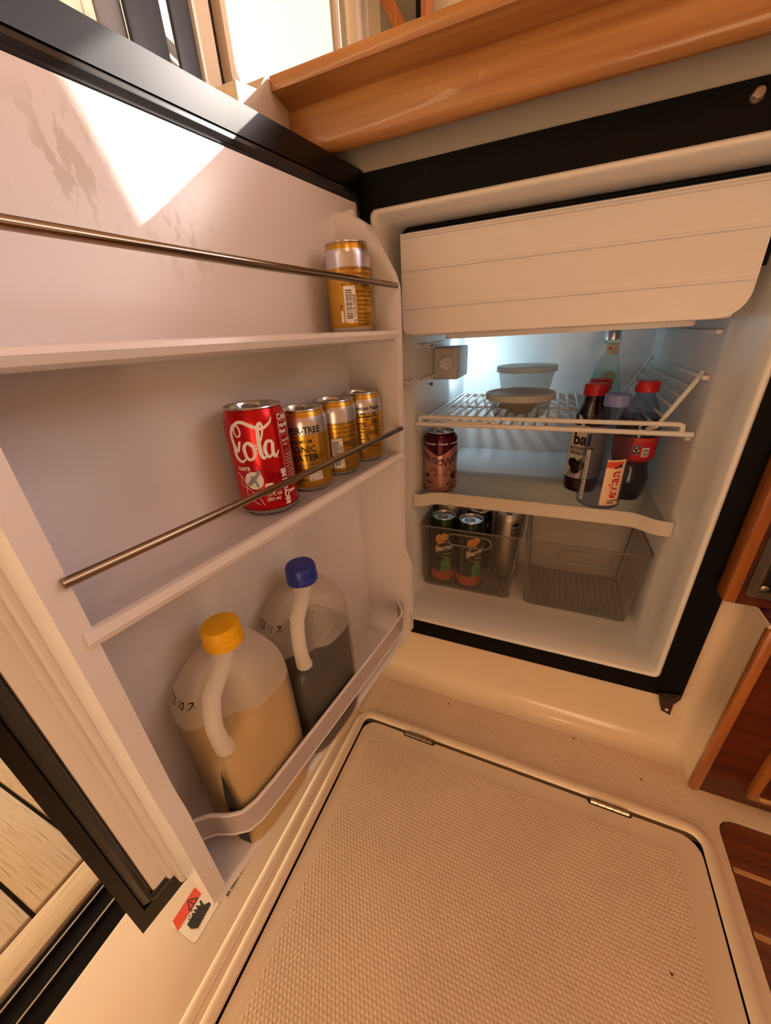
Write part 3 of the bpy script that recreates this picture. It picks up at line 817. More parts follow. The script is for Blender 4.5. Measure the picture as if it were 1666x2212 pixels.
# folded-up section on the right
fs_ = bpy.data.objects.new('folding_section', None); COL.objects.link(fs_); fs_.parent = ws
fs_.matrix_parent_inverse = Matrix.Translation(-Vector(ws.location))
P0, P1 = Vector((0.398, 0.112, 0.3765)), Vector((0.4405, 0.128, 0.4500))
Q0, Q1 = Vector((0.398, 0.455, 0.3765)), Vector((0.4350, 0.455, 0.4500))
def fpt(a, t, off=0.0): return (a[0] + (a[1] - a[0]) * t) + Vector((off, 0, 0))
finish('end_wire', tube(new(), [P0 + Vector((-0.012, 0, -0.004)), P0, fpt((P0, P1), 0.5), fpt((P0, P1), 0.86), P1 + Vector((0.0005, 0, 0.004))], 0.0034, 8), M['wire'], fs_)
finish('end_wire', tube(new(), [Q0 + Vector((-0.012, 0, -0.004)), Q0, fpt((Q0, Q1), 0.5), fpt((Q0, Q1), 0.86), Q1 + Vector((0.0005, 0, 0.004))], 0.0030, 8), M['wire'], fs_)
for t in (0.0, 0.19, 0.38, 0.57, 0.76):
    finish('wire', tube(new(), [fpt((P0, P1), t), fpt((Q0, Q1), t)], 0.0022, 6), M['wire'], fs_)
finish('hinge_loop', tube(new(), [P0 + Vector((-0.014 + 0.007 * math.cos(q), 0, -0.001 + 0.005 * math.sin(q))) for q in [2 * PI * k / 12 for k in range(12)]], 0.0012, 6, closed=True), M['wire'], fs_)

gs = thing('glass_shelf', 'clear glass shelf with tan plastic front trim above the storage bins', 'shelf', (0.23, 0.1, 0.228))
rel(finish('pane', box(new(), (0.020, 0.103, 0.2245), (W - 0.0185, 0.2665, 0.2285), 0.0008, 1), M['glass'], gs), gs)
tpath = [(0.0165, 0.081), (0.030, 0.082), (0.040, 0.087), (0.052, 0.097), (0.064, 0.1015), (0.08, 0.1025), (0.385, 0.1025), (0.398, 0.1005), (0.410, 0.093), (0.419, 0.085), (0.430, 0.081), (0.4475, 0.080)]
bm = new()
for k, (u, v) in enumerate(tpath):
    t = (Vector(tpath[min(k + 1, len(tpath) - 1)]) - Vector(tpath[max(k - 1, 0)])).normalized(); q = Vector((-t.y, t.x)) * 0.0012
    ring = [bm.verts.new((u + q.x, v + q.y, 0.2125)), bm.verts.new((u + q.x, v + q.y, 0.235)), bm.verts.new((u - q.x, v - q.y, 0.235)), bm.verts.new((u - q.x, v - q.y, 0.2125))]
    if k:
        for j in range(4): bm.faces.new((prev[j], prev[(j + 1) % 4], ring[(j + 1) % 4], ring[j]))
    prev = ring
ft = rel(finish('front_trim', bm, M['trim'], gs), gs)
for zz in (0.2355, 0.2125):
    finish('trim_edge', tube(new(), [(u, v - 0.0006, zz) for u, v in tpath], 0.0016, 8), M['trim'], ft).matrix_parent_inverse = Matrix.Identity(4)

def clear_bin(label, x0, x1, x0t, x1t):
    """x at the foot and at the rim"""
    root = thing('storage_bin', label, 'bin', ((x0 + x1) / 2, 0.18, 0.002))
    y0, y1, y0t, y1t, zt = 0.113, 0.255, 0.106, 0.262, 0.155
    bm = new()
    def R(t, ins): 
        f = lambda a, b: a + (b - a) * t
        return [(u, v) for u, v in rrect(f(x0, x0t) + ins, f(y0, y0t) + ins, f(x1, x1t) - ins, f(y1, y1t) - ins, 0.012, 4)]
    z = lambda p, zz: [(u, v, zz) for u, v in p]
    loft(bm, [z(R(0, 0.004), 0.0022), z(R(0, 0.0), 0.007), z(R(1, 0), zt), z(R(1, 0.002), zt), z(R(0, 0.002), 0.008), z(R(0, 0.005), 0.0045)])
    rel(finish('shell', bm, M['bin'], root, angle=50), root)
    rel(finish('rim', tube(new(), [(u, v, zt) for u, v in R(1, 0.0)], 0.0016, 6, closed=True), M['binedge'], root), root)
    rel(finish('foot_edge', tube(new(), [(u, v, 0.0038) for u, v in R(0, 0.001)], 0.0014, 6, closed=True), M['binedge'], root), root)
    for (ua, va, ub, vb) in ((x0, y0, x0t, y0t), (x1, y0, x1t, y0t), (x0, y1, x0t, y1t), (x1, y1, x1t, y1t)):
        e = 0.0036
        ia = lambda u, v, xa, xb: (u + e if u == xa else u - e, v + e if v in (y0, y0t) else v - e)
        p_, q_ = ia(ua, va, x0, x1), ia(ub, vb, x0t, x1t)
        rel(finish('corner_edge', tube(new(), [(*p_, 0.007), (*q_, zt)], 0.0013, 6), M['binedge'], root), root)
    n = 15
    for k in range(n):
        x = x0 + 0.014 + (x1 - x0 - 0.028) * k / (n - 1)
        rel(boxo('floor_rib', (x - 0.0009, y0 + 0.012, 0.0046), (x + 0.0009, y1 - 0.012, 0.0062), M['binedge'], root), root)
    cx = (x0t + x1t) / 2 + 0.002; cz = 0.130
    yf = lambda zz: y0 + (y0t - y0) * zz / zt - 0.0014
    pts = []
    for u, v in rrect(-0.044, -0.0150, 0.044, 0.0150, 0.012, 5):
        if v < 0: v = v * (0.55 + 0.45 * (1 - (u / 0.044) ** 2))
        pts.append((cx + u, yf(cz + v), cz + v))
    rel(finish('handle_rim', tube(new(), pts, 0.0019, 8, closed=True), M['binedge'], root), root)
    return root
clear_bin('clear plastic storage bin holding drink cans, on the refrigerator floor', 0.025, 0.215, 0.0215, 0.2275)
clear_bin('empty clear plastic storage bin on the refrigerator floor', 0.2445, 0.431, 0.235, 0.4425)

# ================================================================== CANS
def can_profile(R, Hc, rt):
    return [(R * 0.72, 0.0015), (R * 0.80, 0.0), (R * 0.86, 0.0008), (R * 0.97, 0.0055), (R, 0.009), (R, Hc - 0.0135), (R * 0.985, Hc - 0.0105), (rt + 0.0006, Hc - 0.0045), (rt - 0.0004, Hc - 0.0022)]
def make_can(name, label, R, Hc, loc, rz, body, group=None, rt=None, tab_rot=0.5):
    rt = rt or R * 0.89
    root = thing(name, label, 'can', loc, rz, group)
    finish('body', lathe(new(), can_profile(R, Hc, rt), 40, cap1=False), body, root, angle=40)
    bm = new()
    lathe(bm, [(rt - 0.0006, Hc - 0.0026), (rt + 0.0008, Hc - 0.0012), (rt + 0.0004, Hc), (rt - 0.0008, Hc), (rt - 0.0016, Hc - 0.0012), (rt - 0.0024, Hc - 0.0056), (rt - 0.0036, Hc - 0.0058), (rt - 0.0044, Hc - 0.0045), (0.0, Hc - 0.0045)], 36, cap0=False)
    ld = finish('lid', bm, M['alu'], root, angle=40)
    bm = new()
    c_, s_ = math.cos(tab_rot), math.sin(tab_rot); k = R / 0.028
    def tp(u, v, zz): return ((u * c_ - v * s_) * k, (u * s_ + v * c_) * k, Hc - 0.0038 + zz)
    pts = [tp(0.0062 * math.cos(q) , 0.0025 + 0.0095 * math.sin(q), 0.0012 + 0.0006 * math.sin(q)) for q in [2 * PI * j / 18 for j in range(18)]]
    tube(bm, pts, 0.0011 * k, 6, closed=True)
    tube(bm, [tp(-0.0058, -0.001, 0.001), tp(0.0058, -0.001, 0.001)], 0.0014 * k, 6)
    lathe(bm, [(0.0025 * k, Hc - 0.0045), (0.0022 * k, Hc - 0.0028), (0, Hc - 0.0026)], 10, cap0=False)
    finish('pull_tab', bm, M['alu'], ld)
    return root
RT, HT = 0.0265, 0.0895
def up4(a):
    a.v = [(u, v + 0.0035) for u, v in a.v]; return a
def tonic(label, s, o, z, turn, face, tab=0.5):
    p = DW(s, o, z)
    r = make_can('tonic_can', label, RT, HT, p, face_cam(p.x, p.y, turn), M['tonic'], 'gold tonic water cans on the door shelves', tab_rot=tab)
    if face == 'back':
        a = Art()
        for k, s_ in enumerate(('INGREDIENTS: CARBONATED', 'WATER, SUGAR, CITRIC ACID,', 'NATURAL FLAVORINGS', 'INCLUDING QUININE')):
            a.text(s_, -0.0105, 0.0585 - 0.0052 * k, 0.0046, 0.00003, 0.78)
        for k, s_ in enumerate(('MANUFACTURED FOR', 'FEVERTREE USA INC.', 'NEW YORK, NY 10036', 'PRODUCED IN', 'THE U.K.')):
            a.text(s_, 0.0065, 0.0360 - 0.0044 * k, 0.0038, 0.00002, 0.8)
        for k, s_ in enumerate(('BEST BEFORE END', 'SEE BASE OF CAN', 'STORE IN A COOL', 'DRY PLACE')):
            a.text(s_, 0.0065, 0.0128 - 0.0037 * k + 0.001, 0.0034, 0.00002, 0.8)
        a.text('www.fever-tree.com', 0.0065, 0.0045 - 0.002 + 0.0008, 0.003, 0.00002)
        a.stroke([(-0.0135, 0.0200), (-0.0120, 0.0235), (-0.0105, 0.0250)], [0.0005, 0.0015, 0.0004])
        up4(a).wrap('lettering', RT, M['brownink'], r)
        a = Art(); a.rect(-0.0080, 0.0065, 0.0052, 0.0435); a.rect(-0.0130, 0.0065, -0.0098, 0.0185)
        bp = up4(a).wrap('barcode_panel', RT, M['whiteink'], r)
        a = Art(); a.barcode(-0.0062, 0.0105, 0.0008, 0.0395, upright=False, seed=5)
        a.text('12136 03029', 0.0046, 0.0120, 0.0043, 0.00003, rot=PI / 2); a.text('1', 0.0046, 0.0402, 0.0036, rot=PI / 2); a.text('8', 0.0046, 0.0075, 0.0036, rot=PI / 2)
        up4(a).wrap('barcode', RT, M['ink'], bp, lift=0.0005)
    elif face == 'front':
        a = Art()
        vs_, fs = text_geo('FEVER-TREE', 0.0094, 0.0002, 0.92, 'CENTER'); a.add([(u, v + 0.0625) for u, v in vs_], fs)
        a.text('PREMIUM', 0, 0.0520, 0.0056, 0.00004, align='CENTER')
        a.text('TONIC', 0, 0.0422, 0.0098, 0.0001, align='CENTER'); a.text('WATER', 0, 0.0328, 0.0098, 0.0001, align='CENTER')
        a.text('NATURALLY SOURCED', 0, 0.0270, 0.0034, align='CENTER')
        a.text('NATURAL FLAVOR', 0, 0.0228, 0.0034, align='CENTER')
        a.text('SERVE CHILLED', -0.006, 0.0105, 0.0030, align='CENTER')
        for k in range(26):
            u = -0.022 + 0.044 * k / 25; a.stroke([(u, 0.0605), (u + 0.0004, 0.0615 + 0.0016 * random.random())], 0.0004, sub=1)
        up4(a).wrap('lettering', RT, M['ink'], r)
        a = Art(); a.rect(0.003, 0.0098, 0.0185, 0.0196)
        cp = up4(a).wrap('calorie_panel', RT, M['whiteink'], r)
        a = Art(); a.text('CRISP & FRESH', 0.0108, 0.0168, 0.0028, align='CENTER'); a.text('30 CALORIES', 0.0108, 0.0136, 0.0028, align='CENTER'); a.text('PER CAN', 0.0108, 0.0106, 0.0028, align='CENTER')
        up4(a).wrap('calorie_text', RT, M['ink'], cp, lift=0.0005)
    else:
        a = Art()
        a.text('Nutrition Facts', -0.020, 0.0655, 0.0072, 0.0002); a.text('Serving size: 1 Can', -0.020, 0.0595, 0.0050, 0.0002)
        a.rect(-0.020, 0.0562, 0.020, 0.0578); a.text('Amount per serving', -0.020, 0.0528, 0.0033)
        a.text('Calories', -0.020, 0.0470, 0.0068, 0.0002); a.text('50', 0.020, 0.0470, 0.0095, 0.0003, align='RIGHT'); a.rect(-0.020, 0.0450, 0.020, 0.0458)
        for k, (s_, q) in enumerate((('Total Fat 0g', '0%'), ('Sodium 0mg', '0%'), ('Total Carb. 13g', '5%'), ('Total Sugars 13g', ''), ('Protein 0g', ''))):
            a.text(s_, -0.020, 0.0408 - 0.0045 * k, 0.0040, 0.0001); a.text(q, 0.020, 0.0408 - 0.0045 * k, 0.0040, 0.0001, align='RIGHT')
        a.rect(-0.020, 0.0170, 0.020, 0.0185)
        for k in range(3): a.text('CONTAINS 0% JUICE PLEASE CHILL', -0.020, 0.0135 - 0.0032 * k, 0.0030)
        up4(a).wrap('lettering', RT, M['ink'], r)
    return r
tonic('gold tonic can alone on the top door shelf, barcode side turned out', 0.0845, 0.042, 0.5302, 2, 'back', 1.0)
tonic('gold tonic can with the TONIC WATER front, next to the red cola can', 0.198, 0.043, 0.3702, -9, 'front', 0.2)
tonic('gold tonic can with barcode, between the other two on the lower door shelf', 0.1405, 0.043, 0.3702, 2, 'back', 1.9)
tonic('gold tonic can showing its nutrition facts, nearest the hinge', 0.0815, 0.043, 0.3702, 3, 'facts', 0.9)

# red cola mini can ------------------------------------------------------
RC, HC = 0.0286, 0.1035
p = DW(0.2625, 0.0445, 0.3702)
ck = make_can('cola_can', 'small red cola can with white script, on the lower door shelf', RC, HC, p, face_cam(p.x, p.y, 0), M['red'], rt=0.0255, tab_rot=0.6)
SCR = 0.001
def mm(pts): return [(a * SCR, b * SCR) for a, b in pts]
a = Art()
# large flowing capital with its loop and long swash
a.stroke(mm([(-13, 66), (-17, 57), (-20, 62), (-21, 72), (-17, 80), (-12, 79), (-11, 73), (-14, 70), (-17, 74), (-15, 81), (-8, 83), (0, 79), (8, 76), (16, 80), (19, 85)]), [.0022, .0030, .0036, .0034, .0022, .0018, .0016, .0014, .0016, .0022, .0030, .0034, .0028, .0022, .0008])
a.stroke(mm([(-20, 62), (-20, 52), (-15, 47), (-10, 50)]), [.0036, .0036, .0026, .0012])
# o
a.stroke(mm([(-6, 65), (-10, 60), (-9, 51), (-5, 49), (-1, 54), (-2, 62), (-6, 65), (-3, 61), (2, 62)]), [.0022, .0034, .0034, .0022, .0030, .0030, .0018, .0012, .0010])
# l
a.stroke(mm([(-1, 56), (5, 64), (9, 75), (8, 81), (5, 77), (4, 65), (4, 54), (6, 49), (9, 52)]), [.0010, .0016, .0018, .0024, .0032, .0036, .0036, .0024, .0012])
# a
a.stroke(mm([(16, 63), (11, 64), (8, 57), (10, 50), (14, 52), (16, 63), (15, 53), (17, 49), (21, 54)]), [.0028, .0028, .0034, .0026, .0022, .0030, .0034, .0026, .0010])
a.text('TASTE', -0.0215, 0.0385, 0.0045, 0.0002)
a.text('R', 0.0185, 0.0465, 0.0022)
a.stroke(mm([(-24, 36), (-18, 30), (-16, 22), (-17, 12), (-12, 8), (-6, 4)]), .0006)
a.stroke(mm([(-20, 33), (-21, 24), (-14, 20), (-6, 12), (-2, 3)]), .0006)
a.text('90', 0.0035, 0.0225, 0.0008)
a.text('7.5 FL OZ', 0.0015, 0.0115, 0.0042, 0.0001, 0.85); a.text('(222 mL)', 0.0015, 0.0070, 0.0042, 0.0001, 0.85)
a.v = [(u - 0.0045, v + 0.0095) for u, v in a.v]
n_ = len(a.v)
a.text('Coke', 0.0215, 0.0855, 0.0080, 0.0003, 0.8)
a.text('RECYCLE ME', 0.0208, 0.0040, 0.0068, 0.0004, 0.95, rot=PI / 2)
for (u0, v0, u1, v1) in ((0.0215, 0.0300, 0.0218, 0.0840), (0.0215, 0.0838, 0.0360, 0.0842), (0.0215, 0.0710, 0.036, 0.0712), (0.0215, 0.056, 0.036, 0.0562)): a.rect(u0, v0, u1, v1)
a.text('Nutrition', 0.0225, 0.0785, 0.0052, 0.0002, 0.85); a.text('Facts', 0.0225, 0.0730, 0.0052, 0.0002, 0.85)
a.text('Serv. Size', 0.0235, 0.0650, 0.0034, 0.0001, 0.85); a.text('1 Can', 0.0235, 0.0610, 0.0034, 0.0001, 0.85)
for k in range(9): a.text('Total Fat 0g Sodium 30mg', 0.0235, 0.0520 - 0.0030 * k, 0.0026, xs=0.7)
a.v = a.v[:n_] + [(u - 0.0012, v + 0.0045) for u, v in a.v[n_:]]
a.wrap('white_lettering', RC, M['whiteink'], ck)
a = Art(); a.disc(-0.0072, 0.0285, 0.0088); a.poly(mm([(2.5, 14.5), (10.2, 14.5), (10.8, 16), (10.8, 22), (9, 24.6), (3.2, 24.6), (1.8, 23), (1.8, 16)]))
a.rect(0.0245, 0.0100, 0.0330, 0.0125)
a.v = [(u - 0.0045, v + 0.0095) for u, v in a.v]
bd = a.wrap('white_badge', RC, M['whiteink'], ck, lift=0.0003)
a = Art(); a.stroke(mm([(-13, 24), (-8, 29), (-2, 35)]), [.003, .0045, .002]); a.stroke(mm([(-9, 33), (-6, 28), (-4, 22)]), .0022); a.disc(-0.0015, 0.0365, 0.0022)
a.v = [(u - 0.0045, v + 0.0095) for u, v in a.v]
a.wrap('bottle_and_straw_print', RC, M['greyframe'], bd, lift=0.0006)
a = Art(); a.text('90', 0.0063, 0.0178, 0.0064, 0.0002, align='CENTER'); a.text('CALORIES', 0.0063, 0.0155, 0.0016, align='CENTER')
a.v = [(u - 0.0045, v + 0.0095) for u, v in a.v]
a.wrap('calorie_number', RC, M['ink'], bd, lift=0.0006)
bm = new(); lathe(bm, [(RC * 0.81, 0.0002), (RC * 0.872, 0.001), (RC * 0.985, 0.0058), (RC * 0.995, 0.0066)], 40, False, False)
for v in bm.verts: v.co *= 1.0; v.co.x *= 1.004; v.co.y *= 1.004
finish('bare_base_ring', bm, M['alu'], ck)

# sparkling water can on the glass shelf -----------------------------------
RWc, HW = 0.0333, 0.1225
wx, wy = 0.0545, 0.1445
wc = make_can('sparkling_water_can', 'burgundy and dusty pink sparkling water can standing on the glass shelf', RWc, HW, (wx, wy, 0.2287), face_cam(wx, wy, 0), M['pinkcan'], rt=0.0272, tab_rot=2.2)
a = Art()
N_ = 48
up = [(-PI * RWc + 2 * PI * RWc * k / N_, HW - 0.0136) for k in range(N_ + 1)]
def vz(u):
    q = ((u + 0.0026) / 0.0349) % 2.0
    if q > 1: q = 2 - q
    return HW - 0.0445 + 0.019 * q
vs_ = []; fs = []
for k, (u, v) in enumerate(up):
    vs_ += [(u, vz(u)), (u, v)]
    if k: fs.append((2 * k - 2, 2 * k, 2 * k + 1, 2 * k - 1))
a.add(vs_, fs)
a.wrap('burgundy_band', RWc, M['burgundy'], wc, lift=0.0002)
bm = new(); lathe(bm, [(RWc + 0.0003, HW - 0.0137), (RWc * 0.987 + 0.0003, HW - 0.0104), (0.0281, HW - 0.0044), (0.0270, HW - 0.0021)], 40, False, False)
finish('burgundy_shoulder', bm, M['burgundy'], wc)
a = Art()
a.text('0 CALORIES  •  0 SUGAR  •  0 SODIUM', 0.004, HW - 0.0215, 0.0044, 0.0001, align='CENTER')
a.wrap('white_lettering', RWc, M['whiteink'], wc, lift=0.0005)
a = Art()
def drop_text(s, u, v, size, slope):
    vs_, fs = text_geo(s, size, 0.0003, 0.8)
    a.add([(u + x, v + y + slope * x) for x, y in vs_], fs)
drop_text('WATERLOO', -0.0680, 0.0830, 0.0165, -0.33)
drop_text('W', 0.0040, 0.0560, 0.0260, 0.15); drop_text('ATERLOO', 0.0200, 0.0640, 0.0165, 0.33)
a.stroke(mm([(5, 73), (1, 71), (3, 69), (6, 73)]), .0016)
for sg, cx in ((-1, -4.5), (1, 7.0)):
    a.stroke(mm([(cx + sg * 22, 38), (cx + sg * 18, 46), (cx + sg * 9, 50), (cx + sg * 2, 48), (cx + sg * 0.5, 42), (cx + sg * 4, 38.5), (cx + sg * 8, 41), (cx + sg * 6, 44)]), [.0006, .001, .0013, .0013, .0013, .0013, .0014, .001])
    a.stroke(mm([(cx + sg * 16, 49), (cx + sg * 10, 54), (cx + sg * 4, 54.5)]), [.0006, .0011, .0009])
    a.stroke(mm([(cx + sg * 8, 24), (cx + sg * 14, 29), (cx + sg * 20, 29)]), .0008)
a.disc(0.0255, 0.0375, 0.0052); a.disc(0.0325, 0.0405, 0.0048); a.disc(0.0300, 0.0330, 0.0045); a.disc(-0.028, 0.038, 0.005)
drop_text('PEACH', 0.0125, 0.0175, 0.0065, 0.22); drop_text('SPARKLING', 0.017, 0.0105, 0.0040, 0.22); drop_text('BERRY', -0.030, 0.0235, 0.0060, -0.22)
a.wrap('dark_lettering', RWc, M['purpleink'], wc, lift=0.0003)

# cans in the left bin --------------------------------------------------------
RP, HP = 0.0285, 0.1600
def perrier(label, x, y, turn, tab):
    r = make_can('mineral_water_can', label, RP, HP, (x, y, 0.0063), face_cam(x, y, turn), M['perrier'], 'peach mineral water cans in the bin', rt=0.0245, tab_rot=tab)
    a = Art()
    bot_ = [(30.2, 11), (44, 12), (56, 10), (66, 6.5), (74, 4), (84, 3)]
    for (z_a, w_a), (z_b, w_b) in zip(bot_, bot_[1:]):
        for q in range(4):
            f0, f1 = -1 + q * 0.5, -0.5 + q * 0.5
            a.poly(mm([(7 + w_a * f0, z_a), (7 + w_a * f1, z_a), (7 + w_b * f1, z_b), (7 + w_b * f0, z_b)]))
    a.wrap('green_bottle_print', RP, M['greenprint'], r, lift=0.0003)
    a = Art(); a.disc(-0.006, 0.113, 0.0105, 0.0125); a.disc(0.004, 0.120, 0.0085); a.poly(mm([(-17, 80), (-7, 82), (-8, 97), (-17, 95)]))
    a.wrap('peach_fruit_print', RP, M['peach'], r, lift=0.0005)
    a = Art(); a.disc(0.006, 0.088, 0.0205, 0.0185); 
    dsk = a.wrap('dark_roundel', RP, M['blackcan'], r, lift=0.0007)
    a = Art(); a.stroke([(0.006 + 0.0205 * math.cos(q), 0.088 + 0.0185 * math.sin(q)) for q in [2 * PI * k / 16 for k in range(17)]], 0.0011, sub=2)
    a.wrap('roundel_ring', RP, M['peach'], dsk, lift=0.0008)
    a = Art(); vs_, fs = text_geo('perrier', 0.0195, 0.0007, 0.70); a.add([(-0.0150 + x_, 0.083 + y_ + 0.18 * x_) for x_, y_ in vs_], fs)
    a.text('PEACH', 0.002, 0.0765, 0.0045, 0.0001)
    a.wrap('script_lettering', RP, M['stickwhite'], dsk, lift=0.0010)
    a = Art()
    rnd = random.Random(3)
    for k in range(26): a.disc(0.008 + 0.012 * rnd.random(), 0.035 + 0.03 * rnd.random(), 0.0004 + 0.0006 * rnd.random(), n=6)
    for k in range(36): a.rect(-0.0262, 0.034 + 0.0024 * k, -0.0252, 0.0355 + 0.0024 * k)
    a.wrap('bubble_dots', RP, M['stickwhite'], r, lift=0.0005)
    return r
perrier('dark green peach mineral water can at the left front of the storage bin', 0.0630, 0.1480, -4, 1.5)
perrier('dark green peach mineral water can standing right of its twin in the storage bin', 0.1225, 0.1455, 20, 1.1)
sx, sy = 0.1935, 0.2080
sc_ = make_can('seltzer_can', 'tall plain silver seltzer can at the right of the filled storage bin', 0.0285, 0.158, (sx, sy, 0.0063), face_cam(sx, sy, 0), M['silvercan'], rt=0.0250, tab_rot=0.2)
a = Art(); a.disc(0.016, 0.137, 0.0075, 0.0042)
a.text('Sparkling', 0.0065, 0.1245, 0.0055, 0.0002); a.text('natural flavored', 0.0065, 0.1195, 0.0036, 0.0001); a.text('Beverage, 1 Can', 0.0065, 0.1135, 0.0044, 0.0003)
a.rect(0.0065, 0.1105, 0.026, 0.1115); a.rect(0.0065, 0.1010, 0.026, 0.1026)
for k in range(12): a.text('CARBONATED WATER', 0.0065, 0.0955 - 0.0052 * k, 0.0034)
for k in range(5): a.text('PLEASE RECYCLE THIS CAN', -0.022, 0.0300 - 0.0042 * k, 0.0034)
a.wrap('dark_lettering', 0.0285, M['ink'], sc_)
make_can('beer_can', 'can with dark band behind the two mineral water cans, touching the bin back', 0.0285, 0.158, (0.0585, 0.2200, 0.0063), 0, M['silvercan'], rt=0.0250, tab_rot=0.1)
bk = make_can('black_can', 'black can almost hidden behind the silver seltzer can in the bin', 0.0285, 0.152, (0.1280, 0.2205, 0.0063), face_cam(0.128, 0.22, 12), M['blackcan'], rt=0.0250)
Art().text('g', 0.012, 0.118, 0.014, 0.0002).wrap('pale_letter', 0.0285, M['greyframe'], bk)

# ================================================================== TUBS AND BOTTLES ON THE SHELVES
def tub(label, x, y, z, rb, rtp, h, filled):
    r = thing('deli_tub', label, 'tub', (x, y, z), 0, 'round deli tubs on the wire shelf')
    bm = new(); lathe(bm, [(0, 0.0012), (rb * 0.9, 0.0012), (rb * 0.94, 0), (rb, 0.0015), (rtp - 0.001, h - 0.006), (rtp, h), (rtp - 0.001, h), (rtp - 0.0022, h - 0.006), (rb - 0.001, 0.0022), (0, 0.002)], 48)
    finish('cup', bm, M['tub'], r, angle=50)
    bm = new(); lathe(bm, [(rtp + 0.0012, h - 0.0075), (rtp + 0.0030, h - 0.0070), (rtp + 0.0030, h + 0.0025), (rtp + 0.0018, h + 0.0038), (rtp - 0.003, h + 0.0038), (rtp - 0.006, h + 0.0012), (rtp * 0.55, h + 0.0012), (rtp * 0.52, h + 0.0020), (0, h + 0.0020)], 48, cap0=False)
    finish('lid', bm, M['tublid'], r, angle=40)
    if filled:
        rnd = random.Random(11); bm = new()
        for k in range(9):
            t = bmesh.ops.create_icosphere(bm, subdivisions=2, radius=1.0)['verts']
            ax, ay = rnd.uniform(-0.026, 0.026), rnd.uniform(-0.026, 0.026); sx_, sy_, sz_ = rnd.uniform(.014, .022), rnd.uniform(.010, .016), rnd.uniform(.005, .009)
            rot = Matrix.Rotation(rnd.uniform(0, PI), 3, 'Z') @ Matrix.Rotation(rnd.uniform(-.4, .4), 3, 'X')
            for v in t: v.co = rot @ Vector((v.co.x * sx_ * 1.15, v.co.y * sy_ * 1.25, v.co.z * sz_ * 1.2)) + Vector((ax * 0.85, ay * 0.85, 0.0115 + 0.0018 * k))
        o = finish('leftovers', bm, M['mushroom'], r); o['kind'] = 'stuff'
    return r
tub('low clear tub of brown leftovers with cream lid, in front on the wire shelf', 0.1920, 0.1930, 0.3745, 0.046, 0.0585, 0.0385, True)
tub('taller empty cloudy tub with white lid, behind the tub of leftovers', 0.1915, 0.3280, 0.3745, 0.045, 0.0580, 0.0730, False)

def bottle(name, label, loc, rz, prof, m, cap, cap_r, cap_z0, cap_h, group=None, n=36):
    r = thing(name, label, 'bottle', loc, rz, group)
    finish('body', lathe(new(), prof, n), m, r, angle=60)
    if cap:
        bm = new(); k = 40
        pr_ = [(cap_r, cap_z0), (cap_r * 1.02, cap_z0 + 0.002), (cap_r, cap_z0 + cap_h - 0.0015), (cap_r * 0.93, cap_z0 + cap_h), (0, cap_z0 + cap_h)]
        lathe(bm, pr_, k)
        for v in bm.verts:
            q = math.hypot(v.co.x, v.co.y)
            if q > cap_r * 0.97 and cap_z0 + 0.003 < v.co.z + 0.0016 and int(round(math.atan2(v.co.y, v.co.x) / (2 * PI / k))) % 2: v.co.x *= 0.985; v.co.y *= 0.985
        finish('cap', bm, cap, r)
    return r
def liquid(r, prof, m): return finish('drink', lathe(new(), prof, 36), m, r, angle=60)
# sparkling mineral water in glass, at the back
gx, gy, gz = 0.3460, 0.370, 0.2225
gb = bottle('glass_water_bottle', 'tall pale green glass water bottle at the back, neck label with red star', (gx, gy, gz), face_cam(gx, gy, 4),
            [(0.030, 0), (0.036, 0.003), (0.037, 0.012), (0.037, 0.150), (0.034, 0.172), (0.027, 0.200), (0.020, 0.226), (0.0155, 0.242), (0.0142, 0.250), (0.0138, 0.266), (0.0152, 0.268), (0.0152, 0.272), (0.0135, 0.274), (0.013, 0.283)], M['bottleglass'], M['alu'], 0.0143, 0.270, 0.0185)
liquid(gb, [(0.029, 0.004), (0.0345, 0.008), (0.0345, 0.148), (0.0318, 0.171), (0.0255, 0.197), (0.0215, 0.213)], M['bottleglass'])
bm = new(); lathe(bm, [(0.0160, 0.2425), (0.0146, 0.250), (0.0143, 0.263)], 32, False, False); nl = finish('neck_label', bm, M['petlabel'], gb)
a = Art()
pts = []
for k in range(10):
    q = PI / 2 + PI * k / 5; rr = 0.0042 if k % 2 == 0 else 0.0016
    pts.append((-0.002 + rr * math.cos(q), 0.2545 + rr * math.sin(q)))
a.add([(-0.002, 0.2545)] + pts, [(0, 1 + k, 1 + (k + 1) % 10) for k in range(10)])
a.wrap('red_star', 0.0150, M['redink'], nl, lift=0.0006)
a = Art(); a.disc(0.004, 0.196, 0.0130, 0.0175)
a.wrap('oval_label', 0.0290, M['greenlabel'], gb, lift=0.0003)
